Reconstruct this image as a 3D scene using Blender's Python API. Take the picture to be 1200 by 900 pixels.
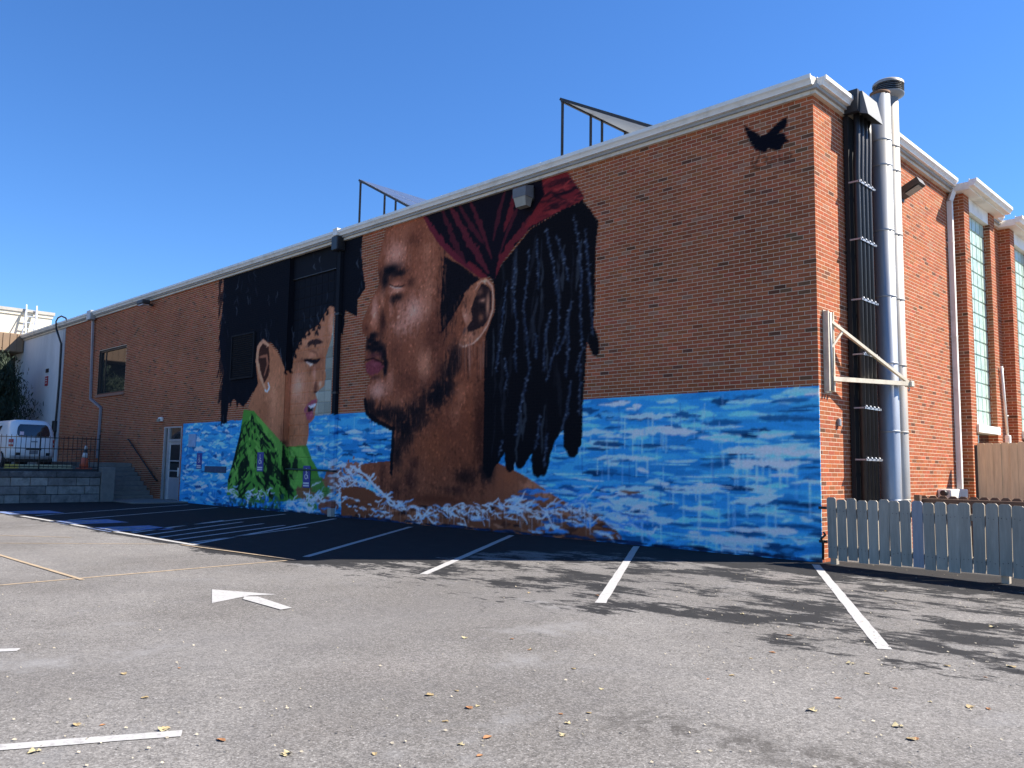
import bpy, bmesh, math, random
import numpy as np
from mathutils import Vector, Matrix
random.seed(7); rng = np.random.default_rng(7)
for o in list(bpy.data.objects): bpy.data.objects.remove(o)
S = bpy.context.scene; COL = S.collection

# ------------------------------------------------------------------ camera
FPX, YAW, PITCH, ROLL = 978.6, 0.7803, 0.0992, -0.0161
CAM = np.array([5.62, -12.356, 1.3535])
def cam_axes():
    f = np.array([-math.sin(YAW)*math.cos(PITCH), math.cos(YAW)*math.cos(PITCH), math.sin(PITCH)])
    r = np.array([math.cos(YAW), math.sin(YAW), 0]); u = np.cross(r, f)
    return math.cos(ROLL)*r - math.sin(ROLL)*u, math.sin(ROLL)*r + math.cos(ROLL)*u, f
AR, AU, AF = cam_axes()
cd = bpy.data.cameras.new('camera'); cam = bpy.data.objects.new('camera', cd); COL.objects.link(cam)
cd.sensor_width = 36; cd.sensor_fit = 'HORIZONTAL'; cd.lens = FPX/1200*36; cd.clip_end = 3000; cd.clip_start = .05
M4 = Matrix.Identity(4)
for i in range(3):
    M4[i][0] = AR[i]; M4[i][1] = AU[i]; M4[i][2] = -AF[i]; M4[i][3] = CAM[i]
cam.matrix_world = M4; S.camera = cam

# ------------------------------------------------------------------ light
SUN = Vector((5.0, 5.85, 7.6)).normalized()
W = bpy.data.worlds.new('World'); S.world = W; W.use_nodes = True
nt = W.node_tree; bg = nt.nodes['Background']; sky = nt.nodes.new('ShaderNodeTexSky')
sky.sky_type = 'NISHITA'; sky.sun_disc = False
sky.sun_elevation = math.asin(SUN.z); sky.sun_rotation = math.atan2(SUN.x, SUN.y)
sky.air_density = 1.0; sky.dust_density = 0.0; sky.ozone_density = 10.0; sky.altitude = 0
hsv = nt.nodes.new('ShaderNodeHueSaturation'); hsv.inputs['Saturation'].default_value = 1.09; hsv.inputs['Hue'].default_value = .504
nt.links.new(sky.outputs[0], hsv.inputs['Color']); nt.links.new(hsv.outputs[0], bg.inputs[0]); bg.inputs[1].default_value = 0.088
sl = bpy.data.lights.new('sun', 'SUN'); so = bpy.data.objects.new('sun', sl); COL.objects.link(so)
sl.energy = 5.0; sl.angle = math.radians(.53); sl.color = (1, .93, .83)
so.rotation_euler = (-SUN).to_track_quat('-Z', 'Y').to_euler(); so.location = (20, 20, 40)
S.view_settings.view_transform = 'Standard'; S.view_settings.look = 'None'
S.view_settings.exposure = 1.25; S.view_settings.gamma = 1
S.render.resolution_x = 1024; S.render.resolution_y = 768

# ------------------------------------------------------------------ helpers
def ray(px, py): return AF + (px-600)/FPX*AR - (py-450)/FPX*AU
def hit(px, py, ax, v):
    d = ray(px, py); t = (v-CAM[ax])/d[ax]; return CAM + t*d
def onwall(px, py, y=0.):
    q = hit(px, py, 1, y); return q[0], q[2]
def onground(px, py, z=0.):
    q = hit(px, py, 2, z); return q[0], q[1]
def lin(c):
    c = np.asarray(c, float)/255.; return np.where(c <= .04045, c/12.92, ((c+.055)/1.055)**2.4)

MATS = {}
def mat(name, col=(.5, .5, .5), rough=.6, metal=0., var=.15, scale=8., bump=.0, bscale=60., attr=None, spec=.5, stretch=(1, 1, 1), dirt=None, dscale=1.2, trans=0.):
    if name in MATS: return MATS[name]
    m = bpy.data.materials.new(name); m.use_nodes = True; n = m.node_tree; N = n.nodes; Lk = n.links
    b = N['Principled BSDF']; b.inputs['Roughness'].default_value = rough; b.inputs['Metallic'].default_value = metal
    b.inputs['Specular IOR Level'].default_value = spec
    if trans: b.inputs['Transmission Weight'].default_value = trans
    geo = N.new('ShaderNodeNewGeometry'); mp = N.new('ShaderNodeMapping'); mp.inputs['Scale'].default_value = stretch
    Lk.new(geo.outputs['Position'], mp.inputs[0])
    tx = N.new('ShaderNodeTexNoise'); tx.inputs['Scale'].default_value = scale; tx.inputs['Detail'].default_value = 6; tx.inputs['Roughness'].default_value = .65
    Lk.new(mp.outputs[0], tx.inputs['Vector'])
    mr = N.new('ShaderNodeMapRange'); mr.inputs[1].default_value = .25; mr.inputs[2].default_value = .75; mr.inputs[3].default_value = 1-var; mr.inputs[4].default_value = 1+var
    Lk.new(tx.outputs[0], mr.inputs[0])
    if attr:
        a = N.new('ShaderNodeAttribute'); a.attribute_name = attr; src = a.outputs['Color']
    else:
        a = N.new('ShaderNodeRGB'); a.outputs[0].default_value = (*col, 1); src = a.outputs[0]
    mx = N.new('ShaderNodeMix'); mx.data_type = 'RGBA'; mx.blend_type = 'MULTIPLY'; mx.inputs[0].default_value = 1
    Lk.new(src, mx.inputs[6]); Lk.new(mr.outputs[0], mx.inputs[7]); out = mx.outputs[2]
    if dirt:
        t2 = N.new('ShaderNodeTexNoise'); t2.inputs['Scale'].default_value = dscale; t2.inputs['Detail'].default_value = 8; t2.inputs['Roughness'].default_value = .7
        Lk.new(mp.outputs[0], t2.inputs['Vector'])
        m2 = N.new('ShaderNodeMapRange'); m2.inputs[1].default_value = .5; m2.inputs[2].default_value = .72; m2.inputs[3].default_value = 0; m2.inputs[4].default_value = .8
        Lk.new(t2.outputs[0], m2.inputs[0])
        m3 = N.new('ShaderNodeMix'); m3.data_type = 'RGBA'; m3.inputs[7].default_value = (*dirt, 1)
        Lk.new(m2.outputs[0], m3.inputs[0]); Lk.new(out, m3.inputs[6]); out = m3.outputs[2]
    Lk.new(out, b.inputs['Base Color'])
    if bump:
        t3 = N.new('ShaderNodeTexNoise'); t3.inputs['Scale'].default_value = bscale; t3.inputs['Detail'].default_value = 4
        Lk.new(geo.outputs['Position'], t3.inputs['Vector'])
        bp = N.new('ShaderNodeBump'); bp.inputs['Strength'].default_value = bump; bp.inputs['Distance'].default_value = .0012
        Lk.new(t3.outputs[0], bp.inputs['Height']); Lk.new(bp.outputs[0], b.inputs['Normal'])
    MATS[name] = m; return m

ORG = {}                    # world origin of each object
def link(o, name, parent=None, org=(0, 0, 0)):
    COL.objects.link(o); ORG[o.name] = Vector(org)
    if parent is not None: o.parent = parent; o.location = Vector(org)-ORG[parent.name]
    else: o.location = org
    return o
def tag(o, label=None, cat=None, group=None, kind=None):
    if label: o['label'] = label
    if cat: o['category'] = cat
    if group: o['group'] = group
    if kind: o['kind'] = kind
    return o
def empty(name, loc, label, cat, group=None):
    o = bpy.data.objects.new(name, None); o.empty_display_size = .2; link(o, name, None, loc); return tag(o, label, cat, group)

class MB:
    def __init__(s): s.v = []; s.f = []; s.sm = []
    def add(s, vs, fs, smooth=False):
        b = len(s.v); s.v += [tuple(map(float, p)) for p in vs]; s.f += [tuple(i+b for i in f) for f in fs]; s.sm += [smooth]*len(fs); return s
    def box(s, x0, x1, y0, y1, z0, z1):
        x0, x1 = sorted((x0, x1)); y0, y1 = sorted((y0, y1)); z0, z1 = sorted((z0, z1))
        return s.add([(x0, y0, z0), (x1, y0, z0), (x1, y1, z0), (x0, y1, z0), (x0, y0, z1), (x1, y0, z1), (x1, y1, z1), (x0, y1, z1)],
              [(0, 3, 2, 1), (4, 5, 6, 7), (0, 1, 5, 4), (1, 2, 6, 5), (2, 3, 7, 6), (3, 0, 4, 7)])
    def bbox(s, x0, x1, y0, y1, z0, z1, b=.01):
        """box with chamfered edges"""
        bm = bmesh.new(); mtx = Matrix.Translation(((x0+x1)/2, (y0+y1)/2, (z0+z1)/2)) @ Matrix.Diagonal((abs(x1-x0), abs(y1-y0), abs(z1-z0), 1))
        bmesh.ops.create_cube(bm, size=1, matrix=mtx); bmesh.ops.bevel(bm, geom=bm.edges[:], offset=b, segments=1, affect='EDGES')
        return s.frombm(bm)
    def frombm(s, bm, smooth=False):
        bm.verts.index_update(); s.add([v.co for v in bm.verts], [[v.index for v in f.verts] for f in bm.faces], smooth); bm.free(); return s
    def tube(s, pts, r, n=10, cap=True, smooth=True):
        pts = [Vector(p) for p in pts]; rs = r if isinstance(r, (list, tuple)) else [r]*len(pts); b = len(s.v); up = None
        for i, p in enumerate(pts):
            d = (pts[min(i+1, len(pts)-1)]-pts[max(i-1, 0)]).normalized()
            if up is None: up = Vector((0, 0, 1)) if abs(d.z) < .9 else Vector((1, 0, 0))
            a = d.cross(up).normalized(); c = a.cross(d).normalized(); up = c
            for k in range(n):
                t = 2*math.pi*k/n; s.v.append(tuple(p+rs[i]*(math.cos(t)*a+math.sin(t)*c)))
        for i in range(len(pts)-1):
            for k in range(n):
                s.f.append((b+i*n+k, b+i*n+(k+1) % n, b+(i+1)*n+(k+1) % n, b+(i+1)*n+k)); s.sm.append(smooth)
        if cap:
            s.f.append(tuple(b+k for k in range(n))[::-1]); s.sm.append(False)
            s.f.append(tuple(b+(len(pts)-1)*n+k for k in range(n))); s.sm.append(False)
        return s
    def bar(s, a, b, w, h):
        """square bar between two points"""
        a = Vector(a); b = Vector(b); d = (b-a).normalized(); up = Vector((0, 0, 1)) if abs(d.z) < .95 else Vector((0, 1, 0))
        l = d.cross(up).normalized()*w/2; u = l.cross(d).normalized()*h/2
        return s.add([a-l-u, a+l-u, a+l+u, a-l+u, b-l-u, b+l-u, b+l+u, b-l+u], [(0, 1, 2, 3), (7, 6, 5, 4), (0, 4, 5, 1), (1, 5, 6, 2), (2, 6, 7, 3), (3, 7, 4, 0)])
    def prism(s, prof, a, b, mapf):
        """profile (p,q) swept between parameter a and b; mapf(p,q,t)->xyz"""
        n = len(prof); vs = [mapf(p, q, a) for p, q in prof]+[mapf(p, q, b) for p, q in prof]
        fs = [(i, (i+1) % n, n+(i+1) % n, n+i) for i in range(n)]+[tuple(range(n))[::-1], tuple(range(n, 2*n))]
        return s.add(vs, fs)
    def lathe(s, prof, c, n=20):
        vs = [(c[0]+r*math.cos(2*math.pi*k/n), c[1]+r*math.sin(2*math.pi*k/n), c[2]+z) for r, z in prof for k in range(n)]
        fs = [(i*n+k, i*n+(k+1) % n, (i+1)*n+(k+1) % n, (i+1)*n+k) for i in range(len(prof)-1) for k in range(n)]
        s.add(vs, fs, True); return s
    def build(s, name, m, parent=None, org=None, fixn=True):
        org = Vector(org) if org is not None else (ORG[parent.name] if parent is not None else Vector((0, 0, 0)))
        me = bpy.data.meshes.new(name); me.from_pydata([tuple(Vector(v)-org) for v in s.v], [], s.f)
        me.polygons.foreach_set('use_smooth', s.sm)
        if fixn:
            bm = bmesh.new(); bm.from_mesh(me); bmesh.ops.recalc_face_normals(bm, faces=bm.faces); bm.to_mesh(me); bm.free()
        me.materials.append(m); o = bpy.data.objects.new(name, me); return link(o, name, parent, org)

def npmesh(name, V, F, m, cols=None, parent=None):
    """numpy quads -> object (world coordinates, origin 0)"""
    V = np.ascontiguousarray(V, np.float32); F = np.ascontiguousarray(F, np.int32)
    org = ORG[parent.name] if parent is not None else Vector((0, 0, 0))
    V = V-np.array(org, np.float32)
    me = bpy.data.meshes.new(name); me.vertices.add(len(V)); me.vertices.foreach_set('co', V.ravel())
    me.loops.add(F.size); me.loops.foreach_set('vertex_index', F.ravel())
    me.polygons.add(len(F)); me.polygons.foreach_set('loop_start', np.arange(0, F.size, 4, dtype=np.int32))
    me.polygons.foreach_set('use_smooth', np.zeros(len(F), bool))
    if cols is not None:
        at = me.color_attributes.new('paint', 'FLOAT_COLOR', 'POINT')
        c4 = np.ones((len(V), 4), np.float32); c4[:, :3] = cols; at.data.foreach_set('color', c4.ravel())
    me.update(calc_edges=True); me.materials.append(m)
    o = bpy.data.objects.new(name, me); return link(o, name, parent, org)

# ------------------------------------------------------------------ the mural, painted in wall metres
DU = .02; U0, U1, Z1 = -22.6, 0.02, 7.42
NXc, NZc = int((U1-U0)/DU)+1, int(Z1/DU)+1
UU, ZZ = np.meshgrid(U0+np.arange(NXc)*DU, np.arange(NZc)*DU)
RGB = np.zeros((NZc, NXc, 3)); ALP = np.zeros((NZc, NXc))
def vnoise(cu, cz, seed, oct=1):
    r = np.random.default_rng(seed); out = np.zeros((NZc, NXc)); amp = 1; tot = 0
    for o in range(oct):
        gu = (UU-U0)/cu; gz = ZZ/cz; iu = gu.astype(int); iz = gz.astype(int); fu = gu-iu; fz = gz-iz
        fu = fu*fu*(3-2*fu); fz = fz*fz*(3-2*fz); G = r.random((iz.max()+3, iu.max()+3))
        out += amp*((G[iz, iu]*(1-fu)+G[iz, iu+1]*fu)*(1-fz)+(G[iz+1, iu]*(1-fu)+G[iz+1, iu+1]*fu)*fz); tot += amp
        amp *= .55; cu /= 2; cz /= 2
    return out/tot
NA = vnoise(.5, .5, 1, 4); NB = vnoise(.5, .5, 2, 4); NV = vnoise(.06, .9, 3, 2); NF = vnoise(.07, .07, 4, 2); NC = vnoise(.16, .16, 5, 3)
def T(pts, org=(0, 0), s=1.):
    return np.array([onwall(org[0]+x/s, org[1]+y/s) for x, y in pts])
def bbox(p, pad):
    i0 = max(0, int((p[:, 0].min()-pad-U0)/DU)); i1 = min(NXc, int((p[:, 0].max()+pad-U0)/DU)+2)
    j0 = max(0, int((p[:, 1].min()-pad)/DU)); j1 = min(NZc, int((p[:, 1].max()+pad)/DU)+2)
    return slice(j0, j1), slice(i0, i1)
def inside(p, X, Y):
    m = np.zeros(X.shape, bool); n = len(p)
    for i in range(n):
        x0, y0 = p[i]; x1, y1 = p[(i+1) % n]
        if y0 == y1: continue
        c = ((y0 > Y) != (y1 > Y)) & (X < (x1-x0)*(Y-y0)/(y1-y0)+x0); m ^= c
    return m
def lay(sl, a, col):
    a3 = a[..., None]; RGB[sl] = RGB[sl]*(1-a3)+np.asarray(col)/255.*a3; ALP[sl] = np.maximum(ALP[sl], a)
def poly(p, col, a=1., jit=.0, clip=None):
    sl = bbox(p, jit+.05); X = UU[sl]+(NA[sl]-.5)*2*jit+(NF[sl]-.5)*jit; Y = ZZ[sl]+(NB[sl]-.5)*2*jit
    m = inside(p, X, Y).astype(float)*a
    if clip is not None: m = m*clip[sl]
    lay(sl, m, col); full = np.zeros((NZc, NXc)); full[sl] = m > 0; return full
def blob(c, rx, ry, col, a, clip=None, tex=.6, org=(0, 0), s=1.):
    p = T([c, (c[0]+rx, c[1]), (c[0], c[1]+ry)], org, s); ru = abs(p[1, 0]-p[0, 0]); rz = abs(p[2, 1]-p[0, 1])
    q = np.array([[p[0, 0]-2*ru, p[0, 1]-2*rz], [p[0, 0]+2*ru, p[0, 1]+2*rz]]); sl = bbox(q, 0)
    d = ((UU[sl]-p[0, 0])/ru)**2+((ZZ[sl]-p[0, 1])/rz)**2
    v = a*np.exp(-d*1.1); n = .5+(.34*NV[sl]+.36*NF[sl]+.30*NC[sl]-.5)*2.6; k = min(1, tex*1.35)
    m = np.clip(v*((1-k)+k*np.clip((n+np.minimum(v, 1)-.72)/.34+.5, 0, 1)), 0, 1)
    if clip is not None: m = m*clip[sl]
    lay(sl, m, col)
def stroke(p, w, col, a=1., taper=.5, rough=.5, clip=None):
    p = np.asarray(p, float); sl = bbox(p, w*1.6); X = UU[sl]; Y = ZZ[sl]
    best = np.full(X.shape, 9.); tt = np.zeros(X.shape); n = len(p)-1
    for i in range(n):
        ax, ay = p[i]; bx, by = p[i+1]; dx, dy = bx-ax, by-ay; L2 = dx*dx+dy*dy+1e-9
        t = np.clip(((X-ax)*dx+(Y-ay)*dy)/L2, 0, 1); d = np.hypot(X-ax-t*dx, Y-ay-t*dy); u = d < best
        best = np.where(u, d, best); tt = np.where(u, (i+t)/n, tt)
    ww = w*.5*(1-taper*np.abs(tt*2-1)**2)*(1+rough*(NC[sl]*2-1)+rough*.6*(NF[sl]*2-1))
    m = np.clip((ww-best)/DU+.6, 0, 1)*a
    if clip is not None: m = m*clip[sl]
    lay(sl, m, col)
def wave(p0, n, dx, amp):
    q = [np.array(p0, float)]
    for i in range(n): q.append(q[-1]+np.array([dx*(0.6+.8*random.random()), random.uniform(-amp, amp)]))
    return np.array(q)

def paint_mural():
    zt = onwall(958.7, 452)[1]; xl = onwall(213.5, 520)[0]
    # --- water
    wat = poly(np.array([[xl, -.1], [.3, -.1], [.3, zt], [xl, zt-.02]]), (40, 124, 184), 1, .015)
    wsl = bbox(np.array([[xl, 0], [0, zt]]), 0)
    lay(wsl, .45*wat[wsl]*(vnoise(1.4, .16, 11, 3)[wsl] > .53), (72, 160, 208)); lay(wsl, .5*wat[wsl]*(vnoise(1.1, .13, 12, 3)[wsl] > .57), (26, 96, 154))
    pal = [((98, 176, 216), 8), ((146, 196, 226), 6), ((20, 72, 118), 6), ((14, 46, 82), 5), ((54, 140, 196), 6), ((32, 106, 162), 5), ((190, 212, 234), 4)]
    cs = [c for c, k in pal for _ in range(k)]
    for i in range(1700):
        u = random.uniform(xl+.1, -.05); z = random.uniform(.05, zt-.08); L = random.uniform(.15, .9)
        left = u < -13; c = random.choice(cs)
        if left: L *= .8; c = random.choice([(160, 202, 234), (124, 184, 222), (84, 160, 206), (36, 102, 162), (22, 68, 120), (200, 220, 242)])
        stroke(wave((u, z), 4, L/4, .022 if not left else .045), random.choice((.022, .03, .04, .05, .06, .08, .11)), c, random.uniform(.6, 1), .8, .75, wat)
    for i in range(17):     # pale swells with drips
        u = random.uniform(-5.5, -.4); z = random.uniform(.15, zt-.3); L = random.uniform(.7, 1.7)
        stroke(wave((u, z), 6, L/6, .04), random.uniform(.06, .13), (164, 200, 228), .8, .8, .9, wat)
        for k in range(int(L*random.uniform(2, 8))):
            uu = u+random.random()*L; stroke([(uu, z), (uu, z-random.uniform(.15, .6))], .022, (170, 204, 230), .55, .3, .2, wat)
    for i in range(240):
        uu = random.uniform(xl, -.1); z = random.uniform(.4, zt); stroke([(uu, z), (uu, z-random.uniform(.1, .5))], .018, random.choice([(120, 165, 215), (30, 70, 125), (150, 185, 225)]), .5, .2, .1, wat)
    A = ((400, 180), 3.75); B = ((400, 400), 3.75); Wc = ((200, 260), 2.5); Uc = ((320, 360), 6.43); V = ((250, 270), 3.913); D = ((260, 480), 6.925); E_ = ((415, 260), 5.625); F_ = ((485, 300), 6.925)
    # ============================ man
    sk = poly(T([(205, 300), (192, 350), (178, 410), (160, 470), (160, 520), (168, 556), (160, 590), (138, 630), (112, 690), (90, 742), (92, 786), (112, 806), (106, 840), (104, 885), (102, 925), (110, 965),
        (128, 990), (118, 1015), (106, 1050), (98, 1085), (104, 1135), (132, 1168), (186, 1195), (232, 1215), (222, 1330), (216, 1350), (80, 1364), (40, 1370), (60, 1400), (130, 1450), (230, 1560), (1010, 1545), (920, 1492), (800, 1412), (690, 1360), (640, 1360), (632, 880), (690, 600), (640, 548), (480, 430), (350, 262)], *A), (104, 63, 47), 1, .012)
    bl = lambda x, y, rx, ry, c, a, o=A, t=.6, cl=sk: blob((x, y), rx, ry, c, a, cl, t, *o)
    lo, md, hi, dk, bk = (72, 42, 34), (124, 80, 62), (172, 130, 116), (46, 28, 26), (12, 13, 20)
    bl(330, 700, 190, 480, (114, 72, 56), .6); bl(560, 1230, 200, 330, (100, 56, 38), .8); bl(850, 1480, 160, 80, (128, 80, 58), .7); bl(130, 1400, 90, 60, (110, 66, 50), .7)
    bl(420, 760, 60, 300, lo, .75); bl(300, 1000, 120, 90, lo, .55); bl(390, 1000, 90, 120, lo, .6); bl(460, 1250, 160, 200, (84, 48, 36), .7); bl(250, 560, 70, 60, lo, .5); bl(340, 560, 40, 90, md, .6)
    bl(240, 440, 55, 85, hi, .75); bl(270, 345, 55, 50, md, .8); bl(320, 372, 38, 42, lo, .7); bl(400, 500, 45, 170, md, .8); bl(380, 420, 35, 60, (156, 108, 86), .5)
    bl(320, 690, 62, 66, hi, .95); bl(270, 760, 60, 70, hi, .6); bl(380, 640, 40, 120, (150, 104, 84), .6); bl(395, 830, 50, 130, lo, .6); bl(365, 925, 46, 80, (166, 116, 92), .75)
    bl(240, 860, 40, 90, lo, .5); bl(145, 690, 20, 70, hi, .75); bl(138, 745, 22, 34, (150, 100, 80), .7); bl(180, 640, 14, 60, (150, 104, 84), .7)
    bl(215, 690, 16, 70, (150, 106, 90), .55); bl(182, 740, 17, 62, dk, .95); bl(108, 770, 18, 26, lo, .7); bl(138, 800, 26, 18, bk, 1)
    bl(215, 512, 46, 26, bk, 1.15, A, .35); bl(255, 525, 40, 20, bk, .9); bl(192, 560, 20, 42, bk, .95); bl(305, 565, 22, 26, dk, .6); bl(170, 545, 10, 40, dk, .6)
    bl(240, 578, 30, 20, (150, 100, 82), .95, A, .2); bl(245, 602, 34, 12, (168, 120, 102), .95, A, .2)
    stroke(T([(212, 574), (232, 586), (262, 586), (276, 578)], *A), .05, (38, 24, 24), 1, .6, .2); stroke(T([(214, 582), (236, 592), (266, 590)], *A), .035, (196, 156, 142), .9, .6, .2)
    bl(240, 634, 30, 20, bk, .85); bl(232, 655, 14, 20, bk, .7); bl(250, 670, 30, 14, (150, 104, 88), .5)
    # moustache, lips, chin
    for q in [(128, 822, 20, 18), (150, 835, 26, 22), (170, 858, 24, 24), (186, 885, 16, 30), (194, 925, 12, 34), (122, 850, 18, 16), (145, 862, 26, 16), (192, 958, 10, 22)]: bl(*q, bk, 1.1, A, .9)
    bl(146, 886, 36, 14, (62, 36, 42), .9, A, .3); poly(T([(106, 922), (135, 905), (165, 910), (188, 935), (165, 962), (128, 975), (110, 960)], *A), (92, 46, 56), .95, .012)
    bl(148, 925, 20, 10, (118, 68, 78), .6, A, .2, None); stroke(T([(104, 908), (140, 900), (186, 922)], *A), .05, (30, 16, 22), .9, .3, .2); bl(148, 985, 26, 12, dk, .8)
    bl(160, 1040, 46, 46, hi, .85); bl(215, 1000, 22, 60, (156, 108, 90), .6); bl(250, 1090, 46, 40, md, .6)
    # beard
    for q in [(125, 1110, 30, 44), (165, 1140, 50, 34), (215, 1150, 50, 40), (260, 1170, 60, 50), (330, 1130, 70, 40), (400, 1080, 70, 50), (450, 1030, 60, 50), (470, 960, 40, 60), (500, 900, 30, 80), (340, 1180, 60, 40), (275, 1240, 40, 70), (245, 1320, 28, 70), (430, 1060, 60, 60), (290, 1210, 50, 50)]:
        bl(*q, bk, .85, A, .9)
    stroke(T([(104, 1085), (112, 1140), (150, 1172), (228, 1212), (224, 1300), (218, 1400)], *A), .13, bk, .95, .1, .5)
    # neck and shoulders
    bl(525, 1060, 32, 70, (140, 88, 66), .7); bl(500, 1140, 30, 60, (146, 94, 72), .6); bl(590, 1010, 40, 130, (112, 68, 50), .6); bl(610, 1220, 36, 240, (46, 26, 22), .9); bl(400, 1290, 110, 110, (108, 62, 42), .7)
    bl(300, 1440, 34, 70, dk, .85); bl(320, 1360, 28, 30, dk, .7); bl(545, 1420, 60, 46, (34, 22, 22), 1); bl(500, 1480, 70, 30, dk, .8); bl(640, 1400, 40, 60, bk, .9); bl(240, 1480, 40, 60, dk, .7)
    bl(730, 1420, 60, 50, (120, 70, 48), .7); bl(830, 1460, 50, 34, (160, 106, 82), .75); bl(900, 1500, 40, 22, (170, 120, 98), .7); bl(180, 1420, 16, 90, dk, .6); bl(420, 1520, 200, 30, (70, 38, 28), .8)
    # hair in front of the ear, ear
    poly(T([(452, 448), (520, 490), (600, 548), (612, 560), (552, 596), (528, 650), (500, 700), (462, 760), (440, 790), (434, 700), (444, 560)], *A), bk, .97, .03)
    ear = poly(T([(365, 705), (420, 560), (385, 450), (410, 300), (480, 230), (545, 185), (590, 180), (635, 215), (652, 290), (648, 420), (610, 540), (560, 630), (490, 715), (420, 740), (365, 745)], *F_), (128, 84, 64), 1, .008)
    be = lambda x, y, rx, ry, c, a, t=.4: blob((x, y), rx, ry, c, a, ear, t, *F_)
    poly(T([(515, 290), (550, 225), (600, 240), (632, 290), (632, 420), (600, 520), (560, 575), (500, 600), (440, 620), (430, 580), (470, 520), (462, 430), (490, 350)], *F_), (26, 20, 24), .95, .008)
    be(600, 400, 16, 110, (150, 108, 88), 1); be(560, 360, 30, 18, (150, 108, 90), .9); be(540, 290, 24, 34, (96, 66, 56), .9); be(545, 500, 24, 40, (110, 72, 56), .9); be(415, 500, 40, 60, (160, 116, 100), .8); be(430, 380, 30, 70, (120, 76, 58), .7); be(470, 650, 50, 30, (140, 96, 76), .9); be(490, 630, 12, 18, dk, .8); be(405, 600, 20, 40, (50, 42, 48), .8)
    stroke(T([(500, 270), (545, 205), (595, 200), (636, 250), (644, 340), (640, 440), (600, 560), (540, 650), (480, 710), (400, 735), (368, 715)], *F_), .036, (190, 152, 136), .75, .5, .4)
    for i in range(260):    # scratchy beard and sideburn edges
        x, y = random.choice([(440, 600), (442, 700), (446, 770), (470, 745), (500, 700), (448, 520), (452, 460), (530, 640), (430, 1010), (470, 930), (380, 1060), (300, 1110), (230, 1120), (160, 1110), (350, 1190), (300, 1260), (480, 880)])
        x += random.uniform(-22, 22); y += random.uniform(-40, 40); stroke(T([(x, y), (x+random.uniform(-2, 2), y+random.uniform(12, 44))], *A), .024, random.choice([(20, 16, 22), (28, 22, 24), (96, 62, 48)]), .6, .5, .2)
    for i in range(4200):   # dabs of the brush on the skin
        x = random.uniform(95, 640); y = random.uniform(280, 1500); c = T([(x, y)], *A)[0]; j = min(max(int(c[1]/DU), 0), NZc-1); k = min(max(int((c[0]-U0)/DU), 0), NXc-1)
        if not sk[j, k]: continue
        f = random.choice((.66, .78, .88, 1.16, 1.3, 1.42)); col = np.clip(RGB[j, k]*255*f, 0, 235)
        stroke([c, c+np.array([random.uniform(-.05, .05), random.uniform(-.07, .02)])], random.uniform(.02, .05), col, .55, .4, .6, sk)
    # headband
    hb = poly(T([(350, 260), (982, 60), (1066, 186), (1062, 206), (960, 255), (830, 330), (760, 410), (700, 490), (676, 570), (655, 546), (610, 548), (500, 470), (430, 400), (384, 330)], *A), (14, 13, 22), 1, .01)
    red, dr = (88, 30, 38), (58, 24, 34)
    for q, w, c in [([(352, 262), (400, 340), (450, 415), (540, 490), (615, 545)], .24, (84, 30, 42)), ([(440, 240), (480, 340), (510, 420), (545, 480)], .17, dr), ([(476, 226), (540, 350), (600, 450), (648, 525)], .2, (72, 28, 38)), ([(515, 220), (570, 320), (630, 400)], .12, dr), ([(566, 210), (610, 310), (660, 460)], .13, (66, 26, 36)),
            ([(722, 156), (690, 270), (668, 380)], .12, dr), ([(770, 140), (740, 260), (716, 340)], .15, (84, 28, 36)), ([(800, 150), (770, 250), (730, 340), (690, 460)], .09, dr), ([(850, 290), (760, 380), (700, 480), (680, 555)], .2, red), ([(900, 220), (820, 310), (740, 400)], .2, (76, 28, 36)), ([(560, 480), (600, 520), (640, 545)], .16, red)]:
        stroke(T(q, *A), w, c, .9, .7, .7, hb)
    rd = poly(T([(880, 96), (984, 60), (1070, 190), (1050, 208), (940, 262), (850, 312), (800, 330), (850, 250), (890, 180)], *A), (92, 30, 36), .92, .03, hb)
    for i in range(46):
        x = random.uniform(840, 1040); y = random.uniform(110, 290); q = [(x, y), (x+random.uniform(20, 50), y-random.uniform(-6, 30)), (x+random.uniform(60, 100), y-random.uniform(0, 60))]
        stroke(T(q, *A), random.uniform(.03, .07), random.choice([(40, 18, 26), (66, 24, 32), (118, 44, 46), (20, 13, 22)]), .8, .7, .8, rd)
    # dreadlocks
    hr = poly(T([(668, 566), (700, 492), (830, 332), (960, 256), (1062, 206), (1090, 240), (1132, 296), (1118, 420), (1116, 620), (1108, 760), (1126, 862), (1116, 880), (1078, 832), (1070, 975), (1062, 1130), (1056, 1280), (1004, 1328), (974, 1290), (978, 1210), (938, 1262), (912, 1350), (880, 1406), (846, 1412), (842, 1310), (800, 1376), (768, 1372), (764, 1310), (756, 1392), (722, 1378), (722, 1306), (690, 1360), (640, 1416), (622, 1390), (628, 880), (632, 800), (676, 690)], *A), (11, 12, 17), 1, .018)
    for q, w in [([(738, 1200), (740, 1375)], .34), ([(786, 1220), (784, 1360)], .34), ([(862, 1240), (862, 1395)], .36), ([(912, 1180), (884, 1390)], .36), ([(1016, 1120), (1014, 1300)], .46), ([(660, 1300), (648, 1400)], .3), ([(1100, 780), (1118, 866)], .26)]: stroke(T(q, *A), w, (11, 12, 17), 1, .3, .25)
    for i in range(46):     # soft grey rope twists between the bright ones
        x = random.uniform(650, 1110); y = random.uniform(330, 1150); q = [(x, y)]
        for m_ in range(4): q.append((q[-1][0]+random.uniform(-14, 8), q[-1][1]+random.uniform(40, 70)))
        stroke(T(q, *A), random.choice((.03, .05, .08)), random.choice([(26, 30, 38), (34, 40, 50), (22, 25, 32), (46, 54, 64)]), .7, .7, 1.0, hr)
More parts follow.
